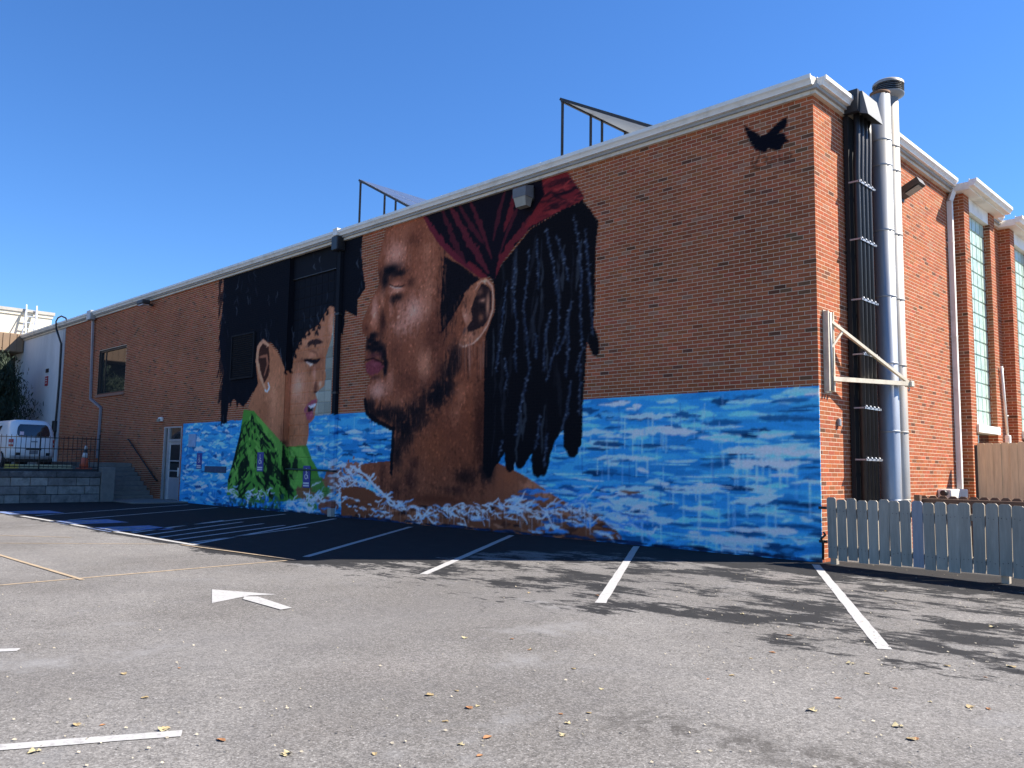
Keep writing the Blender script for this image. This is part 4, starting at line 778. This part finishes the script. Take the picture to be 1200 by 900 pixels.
# swing bracket with its diagonal brace
t = empty('swing_bracket', (0, .25, 2.6), 'cream steel swing bracket with a diagonal brace near the corner', 'bracket')
m_br = mat('cream_steel', (.66, .58, .44), .55, .2, .15, 7, dirt=(.45, .36, .25), dscale=3)
MB().box(.006, .02, .18, .42, 2.58, 3.88).build('wall_plate', m_br, t)
MB().box(.02, .09, .19, .225, 2.6, 3.86).box(.02, .09, .375, .41, 2.6, 3.86).build('channel', m_br, t)
MB().tube([(.07, .30, 2.62), (.07, .30, 3.84)], .028, 10).build('pivot', m_grey, t)
k = 1.03; tip = Vector((.5*k, .25+2*k, 2.86)); base = Vector((.08, .32, 2.80)); top = Vector((.08, .32, 3.70))
MB().bar(base, tip, .06, .07).build('arm', m_br, t); MB().bar(top, tip+Vector((0, -.03, .03)), .045, .05).build('brace', m_br, t); MB().bar((.08, .32, 3.3), top+(tip-top)*.14, .03, .035).build('stay', m_br, t)
MB().tube([tip+Vector((0, 0, -.04)), tip+Vector((0, .04, -.08)), tip+Vector((0, .02, -.13)), tip+Vector((0, -.03, -.1))], .01, 6).build('hook', m_grey, t)
MB().bbox(tip.x-.06, tip.x+.06, tip.y-.02, tip.y+.12, tip.z-.05, tip.z+.05, .01).build('end_cap', m_br, t)
tag(MB().bbox(.004, .05, .62, .70, 2.08, 2.2, .01).build('tap_box', m_grey, org=(0, .66, 2.08)), 'small grey outlet fixed on the sunny bricks under the bracket', 'outlet')
t = empty('meter_box', (0, 5.7, .85), 'white boxy vent with a black hose end low on the sunny wall', 'vent')
MB().bbox(.0, .25, 5.15, 6.2, .88, 1.06, .015).build('box', m_white, t); MB().tube([(.15, 5.0, .99), (.15, 5.16, .99)], .055, 10).build('hose', m_black, t)
t = empty('pole_light', (.32, 8.95, 1.9), 'thin white conduit with a small fitting on the second brick pier', 'conduit')
MB().tube([(.3, 8.74, 3.8), (.3, 9.0, 2.25)], .03, 8).build('conduit', m_white, t); MB().bbox(.26, .36, 8.92, 9.06, 2.05, 2.25, .015).build('fitting', m_white, t); MB().bar((.3, 8.74, 3.75), (.3, 8.9, 3.75), .02, .02).build('clip', m_white, t); MB().bar((.3, 8.94, 2.7), (.3, 9.12, 2.7), .02, .02).build('clip', m_white, t)

# accessible parking signs
def sign(x, z, y, w, h, label):
    t = empty('parking_sign', (x, y, z-h/2), label, 'sign')
    MB().bbox(x-w/2, x+w/2, y-.02, y-.004, z-h/2, z+h/2, .003).build('plate', mat('sign_blue', (.045, .06, .30), .5, 0, .05, 4), t)
    mm = mat('sign_white', (.70, .70, .72), .5, 0, .05, 4); yy = y-.023
    b = MB(); s = h*.55; cz = z+h*.12
    def q(a, c_, ww):
        a = Vector((a[0]*s+x, cz+a[1]*s)); c_ = Vector((c_[0]*s+x, cz+c_[1]*s)); nn = Vector((-(c_-a).y, (c_-a).x)).normalized()*ww*s/2
        b.add([(p_.x, yy, p_.y) for p_ in (a+nn, c_+nn, c_-nn, a-nn)], [(0, 1, 2, 3)])
    rr = [(.2*math.cos(v)-.04, .2*math.sin(v)-.2) for v in np.linspace(.6*math.pi, 2.1*math.pi, 9)]
    for i in range(8): q(rr[i], rr[i+1], .09)
    q((-.04, .3), (-.0, -.1), .12); q((0, -.1), (.2, -.1), .1); q((.2, -.1), (.28, -.38), .1); q((-.1, .42), (.02, .42), .13); q((0, .1), (.16, .1), .08)
    b.build('wheelchair_symbol', mm, t, fixn=False)
    MB().box(x-w*.4, x+w*.4, yy, yy+.002, z-h*.34, z-h*.26).box(x-w*.4, x+w*.4, yy, yy+.002, z-h*.44, z-h*.38).build('text_band', mm, t)
sign(-20.94, 1.39, 0, .36, .52, 'blue wheelchair sign on the painted water beside the door'); sign(-16.95, 1.39, 0, .36, .56, 'blue wheelchair sign in the middle of the painted green shirt'); sign(-14.66, 1.0, RD-.01, .36, .60, 'blue wheelchair sign inside the recessed bay below the thin conduit')
tag(MB().bbox(-21.75, -21.25, -.05, -.004, 1.85, 2.28, .01).build('wall_panel', mat('pale_blue_panel', (.28, .42, .62), .6, 0, .2, 8), org=(-21.5, 0, 1.85)), 'pale blue painted-over metal panel on the wall by the door', 'panel')
tag(MB().bbox(-20.5, -19.05, -.03, -.004, 1.03, 1.23, .006).build('wall_plaque', mat('navy_plaque', (.035, .07, .14), .6, 0, .4, 9), org=(-19.8, 0, 1.03)), 'long narrow dark plaque on the painted water beside the shirt', 'plaque')

# solar arrays on the roof
def solar(x0, z0, y0, y1, leg_y, label):
    t = empty('solar_array', (x0, y0, HW+.08), label, 'solar panel'); sl = math.radians(28.5); L = 3.1; dx, dz_ = math.cos(sl), -math.sin(sl); nx, nz = math.sin(sl), math.cos(sl)
    ny = 3
    for j in range(ny):
        a, c_ = y0+(y1-y0)*j/ny+.01, y0+(y1-y0)*(j+1)/ny-.01
        for i in range(2):
            s0, s1 = L*i/2+.01, L*(i+1)/2-.01
            def slab(h0, h1, m_, nm, par, e=0.):
                P = [(x0+dx*s+nx*h, y, z0+dz_*s+nz*h) for h in (h0, h1) for s, y in ((s0+e, a+e), (s1-e, a+e), (s1-e, c_-e), (s0+e, c_-e))]
                return MB().add(P, [(0, 3, 2, 1), (4, 5, 6, 7), (0, 1, 5, 4), (1, 2, 6, 5), (2, 3, 7, 6), (3, 0, 4, 7)]).build(nm, m_, par)
            pn = slab(0, .04, m_back, 'panel', t); slab(.041, .044, m_cell, 'cell_sheet', pn, .008)
    for y in (y0, y1): MB().bar((x0-dx*.04, y, z0+.03), (x0+dx*L, y, z0+dz_*L+.0), .035, .06).build('rail', m_dark, t)
    MB().bar((x0, y0, z0-.03), (x0, y1, z0-.03), .04, .04).build('rail', m_dark, t)
    for y in leg_y: MB().bar((x0+.02, y, HW+.05), (x0+.02, y, z0-.02), .045, .045).build('leg', m_dark, t)
    for y in (y0+.05, y1-.05): MB().bar((x0+dx*L*.97, y, HW+.05), (x0+dx*L*.97, y, z0+dz_*L*.97), .045, .045).build('leg', m_dark, t)
solar(-14.15, 9.55, 1.2, 3.85, (1.22, 2.09, 2.5, 3.7), 'tilted solar array on the roof above the recessed bay'); solar(-6.38, 9.6, 1.2, 3.9, (1.22, 2.22, 2.64, 3.54), 'tilted solar array on the roof above the red headband')

# ------------------------------------------------------------------ fences on the right
def dogear(w, h, th, cut=.035): return [(-w/2, 0), (w/2, 0), (w/2, h-cut), (w/2-cut, h), (-w/2+cut, h), (-w/2, h-cut)], th
f0 = Vector((.16, -.12, 0)); f1 = Vector((6.2, -1.0, 0)); fd = (f1-f0).normalized(); fn = Vector((fd.y, -fd.x, 0))
t = empty('picket_fence', f0, 'low grey dog-eared picket fence starting at the building corner', 'fence')
pr, th = dogear(.146, .89, .02, .026); x = .075; i = 0
while x < (f1-f0).length:
    tl = random.uniform(-.016, .016); hh = random.uniform(-.018, .018); off = fn*random.uniform(-.004, .004)
    b = MB(); P = [f0+fd*(x+a+tl*q)+Vector((0, 0, .085+q+hh))+off+fn*s for s in (0.012, -.008) for a, q in pr]
    b.add(P, [tuple(range(6)), tuple(range(11, 5, -1))]+[(k, 6+k, 6+(k+1) % 6, (k+1) % 6) for k in range(6)])
    pk = b.build('picket', m_picketb if i in (8, 20) else random.choice(m_pk), t); i += 1
    nl = MB()
    for z_ in (.25, .80):
        for a_ in (-.03, .03): q_ = f0+fd*(x+a_)+fn*.0135+Vector((0, 0, z_+random.uniform(-.012, .012))); nl.bar(q_-fn*.004, q_+fn*.001, .008, .008)
    nl.build('nail', m_iron, pk); x += .158+random.uniform(-.005, .007)
for z in (.25, .80): MB().bar(f0+fd*.0-fn*.034+Vector((0, 0, z)), f1-fn*.034+Vector((0, 0, z)), .045, .085).build('rail', m_picket, t)
for s in (.03, 2.4, 4.8): q = f0+fd*s-fn*.105; MB().box(q.x-.045, q.x+.045, q.y-.045, q.y+.045, 0, .88).build('post', m_picket, t)
q = f0-fd*.05
MB().box(-.02, .1, -.045, -.012, .3, .34).box(-.02, .1, -.045, -.012, .8, .84).build('hinge', m_iron, t)
tag(MB().tube([(.03, -.03, .05), (.05, -.06, .3), (.03, -.08, .36), (.09, -.07, .42), (.06, -.05, .46)], .018, 7).build('iron_hook', m_iron, org=(.04, -.04, .05)), 'bent black iron hook on the brick corner behind the pickets', 'hook')
t = empty('brown_fence', (.5, 2.6, 0), 'weathered brown picket fence seen over the grey pickets', 'fence')
MB().bbox(.48, 6, 2.55, 2.64, .80, .945, .01).build('rail', m_brownwood, t); MB().bbox(.48, 6, 2.55, 2.6, .25, .36, .01).build('rail', m_brownwood, t)
pr, th = dogear(.14, .99, .02); x = .58
while x < 6:
    P = [(x+a, 2.645+s, q) for s in (0, .02) for a, q in pr]; MB().add(P, [tuple(range(6)), tuple(range(11, 5, -1))]+[(k, 6+k, 6+(k+1) % 6, (k+1) % 6) for k in range(6)]).build('picket', m_brownwood, t); x += .155
MB().box(.5, .59, 2.45, 2.548, 0, 1.0).build('post', m_brownwood, t)
t = empty('board_fence', (.4, 6.4, 0), 'tall tan vertical board fence standing against the first brick pier', 'fence')
x = .46
while x < 7:
    h = 2.0+random.uniform(-.012, .012); pr, th = dogear(.142, h, .02, .02); o_ = random.uniform(-.006, .006); P = [(x+a, 6.40+s+o_, q) for s in (0, .02) for a, q in pr]
    MB().add(P, [tuple(range(6)), tuple(range(11, 5, -1))]+[(k, 6+k, 6+(k+1) % 6, (k+1) % 6) for k in range(6)]).build('board', m_tan, t); x += .1445
for z in (.4, 1.6): MB().box(.4, 7, 6.427, 6.465, z, z+.09).build('rail', m_tan, t)
MB().box(.34, .385, 6.38, 6.45, 0, 1.95).build('post', m_dark, t)

# ------------------------------------------------------------------ left: retaining wall, stairs, upper lot
tag(MB().box(-60, -23.76, -14, -1.72, -.05, 1.06).build('upper_lot', mat('upper_asphalt', (.045, .045, .046), .9, 0, .25, 6, .4, 90)), kind='structure')
tag(MB().box(-41.2, -26.82, -1.70, -.01, -.05, 1.28).build('walkway', m_conc), kind='structure')
tag(MB().bbox(-24.38, -21.6, -1.75, -.012, -.05, .045, .01).build('door_pavement', m_conc), kind='structure')
t = empty('concrete_stairs', (-25.6, -.9, 0), 'eight-step concrete stair climbing along the brick wall', 'stairs')
for i in range(8):
    MB().bbox(-26.815 if True else 0, -24.42-.3*i, -1.68, -.014, .16*i+(.002 if i else -.03), .16*(i+1), .008).build('step', m_conc, t) if i < 8 else None
MB().bbox(-26.8, -23.46, -2.14, -1.70, -.03, 1.13, .015).build('cheek_wall', m_conc, t)
t = empty('stair_handrail', (-25.4, -.08, 0), 'dark sloping handrail fixed to the brick above the stairs', 'handrail')
MB().tube([(-26.9, -.09, 2.16), (-26.8, -.09, 2.16), (-24.14, -.09, .72), (-24.1, -.03, .66)], .025, 8).build('rail', m_iron, t)
for x in (-26.5, -25.4, -24.4): z = 2.16-(x+26.8)*.541; MB().bar((x, -.09, z-.02), (x, .0, z-.06), .02, .02).build('bracket', m_iron, t)
t = empty('retaining_wall', (-23.6, -5, 0), 'stained grey concrete block retaining wall below the upper lot', 'wall')
MB().box(-23.75, -23.56, -13.9, -2.15, -.05, .8).build('core', mat('dark_joint', (.05, .05, .05), .95), t)
CB = [mat('retaining_block_%s' % k, c_, .95, 0, .35, 5, .5, 50, dirt=(.05, .05, .048), dscale=2.4) for k, c_ in (('pale', (.30, .29, .26)), ('mid', (.25, .24, .215)), ('dark', (.20, .19, .175)), ('grey', (.27, .26, .235)))]
for r, (z0, z1) in enumerate([(-.02, .245), (.262, .515), (.532, .785)]):
    y = -2.16-.0
    while y > -13.6:
        L = random.choice([.34, .42, .55, .68, .82, .5])*random.uniform(.92, 1.08); MB().bbox(-23.62, -23.5+random.uniform(-.012, .012), y-L+.014, y, z0, z1, .012).build('block', random.choice(CB), t); y -= L
y = -2.15
while y > -13.4:
    L = 1.35; MB().bbox(-23.78, -23.47, y-L+.008, y, .80, .985, .015).build('cap_stone', mat('dark_cap', (.10, .098, .095), .95, 0, .4, 5, .5, 60, dirt=(.3, .29, .27), dscale=3), t); y -= L
t = empty('iron_railing', (-23.66, -4, .985), 'black iron picket railing along the top of the block wall', 'railing')
for z in (1.13, 1.70, 2.05): MB().bar((-23.66, -13, z), (-23.66, -2.18, z), .022, .025).build('rail', m_iron, t)
y = -2.2; i = 0
while y > -13:
    big = i % 13 == 0; MB().bar((-23.66, y, .98 if big else 1.09), (-23.66, y, 2.2 if big else 2.12), .034 if big else .015, .034 if big else .015).build('post' if big else 'picket', m_iron, t); y -= .137; i += 1
t = empty('wheel_stop', (-24.5, -3.8, 1.06), 'concrete wheel stop with a yellow end behind the railing', 'wheel stop')
prf = [(-.09, 0), (.09, 0), (.07, .11), (.04, .13), (-.04, .13), (-.07, .11)]
MB().prism(prf, -4.35, -2.75, lambda p_, q, t_: (-24.5+p_, t_, 1.06+q)).build('bar', mat('pale_yellowed_concrete', (.42, .38, .22), .9, 0, .25, 8), t); MB().prism([(a*1.03, b_*1.03) for a, b_ in prf], -4.72, -4.35, lambda p_, q, t_: (-24.5+p_, t_, 1.06+q)).build('yellow_end', mat('yellow_paint', (.62, .42, .08), .8, 0, .15, 8), t)
t = empty('traffic_cone', (-24.25, -2.45, 1.06), 'orange traffic cone with a pale collar beside the railing', 'cone')
cc = (-24.25, -2.45, 1.06); m_or = mat('cone_orange', (.55, .10, .045), .6, 0, .15, 8); tl = .045
MB().bbox(cc[0]-.2, cc[0]+.2, cc[1]-.2, cc[1]+.2, 1.06, 1.1, .015).build('base', m_or, t)
def conep(z0, z1, m_, nm): MB().tube([(cc[0], cc[1]+(z-.04)*tl, 1.06+z) for z in (z0, z1)], [.15-.118*z0/.78, .15-.118*z1/.78], 16).build(nm, m_, t)
conep(.03, .38, m_or, 'cone_body'); conep(.38, .54, mat('cone_white', (.6, .58, .55), .6), 'collar'); conep(.54, .66, mat('cone_grime', (.05, .05, .055), .6), 'cone_body'); conep(.66, .78, mat('cone_white'), 'cone_tip')

# ------------------------------------------------------------------ parked minivan (rear towards +x)
def minivan(xr, yc, zg):
    t = empty('parked_minivan', (xr-2.4, yc, zg), 'white minivan parked tail-out behind the iron railing', 'car')
    m_w = mat('white_car_paint', (.74, .74, .72), .25, 0, .04, 2, spec=.6); LEN = 4.7
    HS = .88; lv = [(.30, .10, 0.12, .84), (.38, .03, .05, .88), (.60, .0, .02, .905), (.85, .02, .06, .91), (1.02, .05, .16, .895), (1.08, .07, .9, .875), (1.25, .12, 1.25, .835), (1.45, .20, 1.62, .775), (1.58, .31, 1.95, .70), (1.65, .46, 2.2, .60), (1.675, .75, 2.45, .42)]
    n = 40
    def ringpt(lev, th):
        z, r_in, f_in, hw = lev; x0, x1 = xr-LEN+f_in, xr-r_in; cx = (x0+x1)/2; hx = (x1-x0)/2; e = 7.5
        c, s = math.cos(th), math.sin(th); rr = (abs(c)**e+abs(s)**e)**(-1/e); ex = .07*(s*rr)**2*1  # bowed tail
        return Vector((cx+hx*c*rr-(ex if c > 0 else ex*2), yc+hw*HS*s*rr, zg+z))
    ths = []
    for k in range(n*2):
        a = 2*math.pi*k/(n*2); ths.append(a)
    vs = [ringpt(l, a) for l in lv for a in ths]; N2 = n*2; fs = [(i*N2+k, i*N2+(k+1) % N2, (i+1)*N2+(k+1) % N2, (i+1)*N2+k) for i in range(len(lv)-1) for k in range(N2)]
    fs += [tuple(range(N2))[::-1], tuple((len(lv)-1)*N2+k for k in range(N2))]
    MB().add(vs, fs, True).build('body', m_w, t)
    def surf(z, th, off):
        for i in range(len(lv)-1):
            if lv[i][0] <= z <= lv[i+1][0]:
                f = (z-lv[i][0])/(lv[i+1][0]-lv[i][0]); L = tuple(lv[i][j]*(1-f)+lv[i+1][j]*f for j in range(4)); p = ringpt(L, th); q = ringpt(L, th+.01); d = (q-p).normalized(); return p+Vector((d.y, -d.x, .15)).normalized()*off
    def patch(z0, z1, y0f, y1f, m_, nm, off=.012, rear=True, rnd=0.):
        b = MB(); nu, nz = 14, 8; P = []
        for j in range(nz+1):
            zz_ = z0+(z1-z0)*j/nz; e = rnd*(abs(2*j/nz-1)**3)
            for i in range(nu+1):
                f = y0f+(y1f-y0f)*i/nu; f = (y0f+y1f)/2+(f-(y0f+y1f)/2)*(1-e)
                th = math.atan2(f, 1.0) if rear else f
                P.append(surf(zz_, th, off))
        b.add(P, [(j*(nu+1)+i, j*(nu+1)+i+1, (j+1)*(nu+1)+i+1, (j+1)*(nu+1)+i) for j in range(nz) for i in range(nu)], True); return b.build(nm, m_, t)
    patch(1.08, 1.50, -.70, .70, m_glass, 'rear_window', .012, True, .12)
    for s in (-1, 1):
        patch(.72, .98, s*.78, s*.97, mat('tail_lamp', (.36, .02, .02), .2, 0, .15, 12), 'tail_light', .014)
        patch(.80, .86, s*.79, s*.96, mat('lamp_clear', (.6, .5, .48), .2), 'reverse_light', .018)
        for (a0, a1) in ((1.28, 1.46), (1.52, 1.78), (1.84, 2.1)):
            patch(1.1, 1.46, s*a0, s*a1, m_glass, 'side_window', .01, False)
        patch(.42, .52, s*.5, s*.68, m_black, 'bumper_vent', .012)
    patch(.47, .60, -.17, .17, mat('plate_grey', (.2, .21, .22), .5), 'number_plate', .014); patch(.61, .66, -.3, .3, m_dark, 'plate_recess', .010); patch(.88, .93, -.13, .13, m_grey, 'handle', .016); patch(.30, .42, -.9, .9, mat('bumper_grey', (.4, .4, .4), .6), 'bumper', .02)
    patch(1.12, 1.24, -.58, -.42, mat('sticker', (.75, .55, .58), .5), 'sticker', .018)
    patch(.665, .675, -.8, .8, m_grey, 'hatch_seam', .008)
    for x in (xr-.95, xr-3.75):
        for s in (-1, 1):
            w = empty_part = MB().tube([(x, yc+s*.56, zg+.325), (x, yc+s*.785, zg+.325)], .325, 24, True).build('wheel', mat('tyre', (.02, .02, .02), .85), t)
            MB().tube([(x, yc+s*.70, zg+.325), (x, yc+s*.793, zg+.325)], .21, 20, True).build('rim', m_alu, w)
            MB().tube([(x, yc+s*.50, zg+.34), (x, yc+s*.772, zg+.34)], .375, 24, True).build('wheel_arch', m_black, t)
    for s in (-1, 1): MB().bbox(xr-3.35, xr-3.15, yc+s*.78, yc+s*.95, zg+1.0, zg+1.16, .03).build('mirror', m_w, t)
    MB().box(xr-4.2, xr-.3, yc-.7, yc+.7, zg+.2, zg+.32).build('underbody', m_black, t)
minivan(-26.5, -3.36, 1.06)

# ------------------------------------------------------------------ white annex, far building, tree
t = empty('white_annex', (-38, 0, 0), 'white rendered annex continuing the brick hall, with a black cable', 'building')
MB().box(-43.2, XL-.02, -.004, .3, 0, HW+.003).build('wall', m_stucco, t)
MB().box(XL-.3, XL-.02, -.02, -.0045, 1.2, HW-.05).build('corner_trim', mat('grey_trim', (.40, .42, .44), .7, 0, .1, 4), t)
tag(MB().tube([(-35.55, -.27, 7.3), (-35.6, -.28, 7.62), (-35.4, -.27, 7.76), (-35.0, -.25, 7.80), (-34.5, -.22, 7.66), (-34.3, -.2, 7.5)], .035, 8).tube([(-35.55, -.27, 7.3), (-35.4, -.06, 6.6), (-35.32, -.06, 5), (-35.35, -.07, 3.6), (-35.45, -.06, 2.2)], .045, 8).build('black_cable', m_black, org=(-35.8, -.05, 2.2)), 'black cable looping over the eaves and down the white corner', 'cable')
tag(MB().bbox(-35.6, -35.3, -.16, -.022, 2.6, 3.1, .02).build('junction_box', m_black, org=(-36, -.05, 2.6)), 'black box at the foot of the cable on the white wall', 'box')
sx, sz = onwall(55, 446)
t = empty('warning_sign', (sx, 0, sz-.3), 'small red sign below a black plate on the white wall', 'sign'); MB().bbox(sx-.2, sx+.2, -.03, -.006, sz-.25, sz+.2, .004).build('red_plate', mat('sign_red', (.42, .03, .04), .5), t); MB().bbox(sx-.2, sx+.2, -.03, -.006, sz+.38, sz+.56, .004).build('black_plate', m_black, t)
b = MB(); 
for z in (sz-.14, sz-.02, sz+.08): b.box(sx-.12, sx+.12, -.033, -.031, z, z+.04)
b.build('text_band', mat('sign_white'), t)
t = empty('far_building', (-44, -8, 0), 'flat-roofed building with brown ribbed fascia and cream parapet', 'building')
MB().box(-52, -42.6, -32, -.02, 0, 6.7).build('wall', mat('dark_brown_wall', (.06, .045, .035), .8), t)
fa = MB().box(-52, -41.28, -32, -.03, 6.7, 7.62).build('fascia', m_brown, t)
y = -.05
while y > -14: MB().bbox(-41.275, -41.24, y-.30, y-.015, 6.72, 7.6, .008).build('fascia_panel', m_brown, fa); y -= .31
pa = MB().box(-52, -42.0, -32, 1.38, 7.0, 8.86).build('parapet', m_cream, t)
MB().box(-52, -41.9, -32.1, 1.5, 8.86, 9.02).build('parapet_cap', mat('grey_flashing', (.42, .39, .34), .6), t); MB().box(-52, -41.95, -32, 1.43, 8.70, 8.855).build('parapet_trim', m_cream, t)
t = empty('roof_ladder', (-41.7, .4, 7.5), 'pale aluminium ladder leaning on the cream parapet', 'ladder')
for y in (.1, .58): MB().bar((-41.55, y, 7.45), (-41.86, y+.02, 9.25), .06, .06).build('stile', m_alu, t); MB().bar((-41.2, y-.25, 7.5), (-41.84, y+.0, 9.0), .04, .04).build('stay', m_alu, t)
for i in range(5): z = 7.65+i*.33; x = -41.55-.31*(z-7.45)/1.8; MB().bar((x, .1, z), (x, .6, z), .04, .04).build('rung', m_alu, t)

def conifer(x, y, zg, h, rmax, label, nleaf=26000):
    t = empty('evergreen_tree', (x, y, zg), label, 'tree'); r = random.Random(5)
    MB().tube([(x, y, zg-.1), (x+.05, y, zg+h*.4), (x, y+.05, zg+h*.8), (x, y, zg+h*.97)], [.16, .11, .06, .015], 8).build('trunk', mat('bark', (.10, .07, .05), .95, 0, .3, 12, .6, 30), t)
    P = []; F = []; limbs = MB(); tips = []
    for i in range(90):
        f = r.random()**.8; z = zg+.25+f*(h-.35); a = r.random()*6.283; L = rmax*(1-f)**.75*(.55+.6*r.random())+.12; rise = .25+.45*r.random()
        tip = Vector((x+math.cos(a)*L, y+math.sin(a)*L, z+L*rise)); base_ = Vector((x, y, z)); limbs.tube([base_, (base_+tip)/2+Vector((0, 0, -.04)), tip], [.03, .02, .006], 5); tips.append((base_, tip))
    limbs.build('limb', mat('bark'), t)
    per = nleaf//len(tips)
    for b_, tp in tips:
        for k in range(per):
            s = r.random()**.6; c = b_+(tp-b_)*s; sp = .10+.20*s; c = c+Vector((r.gauss(0, sp), r.gauss(0, sp), r.gauss(0, sp*.8)+.03)); d = Vector((r.gauss(0, .5), r.gauss(0, .5), .6+r.random())).normalized(); w = d.cross(Vector((r.random()-.5, r.random()-.5, r.random()-.5))).normalized()
            ln = .12+.12*r.random(); ww = .035; n0 = len(P); P += [c-w*ww*.4, c+w*ww*.4, c+d*ln*.6+w*ww, c+d*ln, ]; F.append((n0, n0+1, n0+2, n0+3))
    npmesh('crown', np.array([tuple(p) for p in P]), np.array(F), mat('juniper_leaf', (.022, .038, .018), .7, 0, .5, 1.6), None, t)
conifer(-38.0, -2.0, 1.06, 4.7, 1.7, 'dark green evergreen between the white wall and the far building')
conifer(-39.6, -3.9, 1.06, 4.2, 1.7, 'lower evergreen in front of the brown ribbed fascia', 12000)

# ------------------------------------------------------------------ fallen leaves and grit
leaf_m = [mat('leaf_tan', (.34, .25, .12), .8, 0, .3, 40), mat('leaf_orange', (.32, .15, .06), .8, 0, .3, 40), mat('leaf_pale', (.42, .35, .19), .8, 0, .3, 40), mat('leaf_brown', (.16, .09, .05), .85, 0, .3, 40)]
def leafmesh(k):
    r = random.Random(k); n = 9; L = 1; pts = []
    for i in range(n):
        f = i/(n-1); w = (.42 if k % 2 else .55)*math.sin(math.pi*min(1, f*.97+.03))**.7*(1+(.25 if k % 2 else 1.1)*(r.random()-.5)); pts.append((f-.5, w))
    vs = [(a, w*.75, .14*w*w*3+.02*math.sin(a*5+k)) for a, w in pts]+[(a, 0, .05*math.sin(a*4+k)) for a, _ in pts]+[(a, -w*.75, .18*w*w*3) for a, w in pts]
    vs = [(a, b_, c+.10) for a, b_, c in vs]; fs = [(j*n+i, j*n+i+1, (j+1)*n+i+1, (j+1)*n+i) for j in range(2) for i in range(n-1)]
    me = bpy.data.meshes.new('fallen_leaf'); me.from_pydata(vs, [], fs); me.materials.append(leaf_m[k % 4]); return me
LM = [leafmesh(k) for k in range(8)]
spots = [(395//2.7275, 602), (574, 582)]
big = [(145, 790), (210, 783), (40, 882), (170, 818), (260, 868), (335, 885), (193, 855), (257, 867), (192, 856), (90, 850), (120, 850), (336, 884), (503, 815), (550, 830), (560, 828), (535, 810), (620, 762), (622, 761), (522, 846), (562, 886), (540, 873), (439, 884), (657, 837), (660, 862), (690, 836), (571, 865), (665, 848), (858, 792), (982, 819), (951, 833), (1068, 867), (1074, 866), (1052, 852), (1137, 829), (1158, 831), (1182, 781), (1186, 782), (1155, 794), (1163, 735), (1038, 693), (905, 765), (996, 778), (880, 772), (830, 796), (705, 808), (672, 784), (600, 749), (545, 748), (1110, 781), (1049, 807), (1090, 823), (1016, 790), (925, 745), (870, 720), (620, 695), (700, 698)]
for i, (px, py) in enumerate(big):
    x, y = onground(px, py); o = bpy.data.objects.new('fallen_leaf', LM[(i*5+i//3) % 8]); COL.objects.link(o); s = random.uniform(.028, .066); o.scale = (s, s*random.uniform(.7, 1), s*.8); o.location = (x, y, .0); o.rotation_euler = (0, 0, random.random()*6.28)
    tag(o, 'dry autumn leaf lying on the open asphalt', 'leaf', 'dry leaves scattered on the asphalt')
P = []; F = []
r = random.Random(3)
for i in range(900):
    px, py = r.uniform(0, 1200), r.uniform(655, 900)
    if r.random() < .55: px = r.uniform(780, 1250); py = r.uniform(665, 790)
    x, y = onground(px, py)
    if y > -.15 and x < .1: continue
    s = r.uniform(.004, .013); a = r.random()*6.28; c, q = math.cos(a)*s, math.sin(a)*s; n0 = len(P); P += [(x-c, y-q, .006), (x+q*.6, y-c*.6, .012), (x+c, y+q, .008), (x-q*.6, y+c*.6, .005)]; F.append((n0, n0+1, n0+2, n0+3))
tag(npmesh('leaf_litter', np.array(P), np.array(F), mat('litter', (.38, .33, .24), .85, 0, .6, 3)), 'fine crumbs of dry leaf scattered over the asphalt', 'leaf litter', kind='stuff')
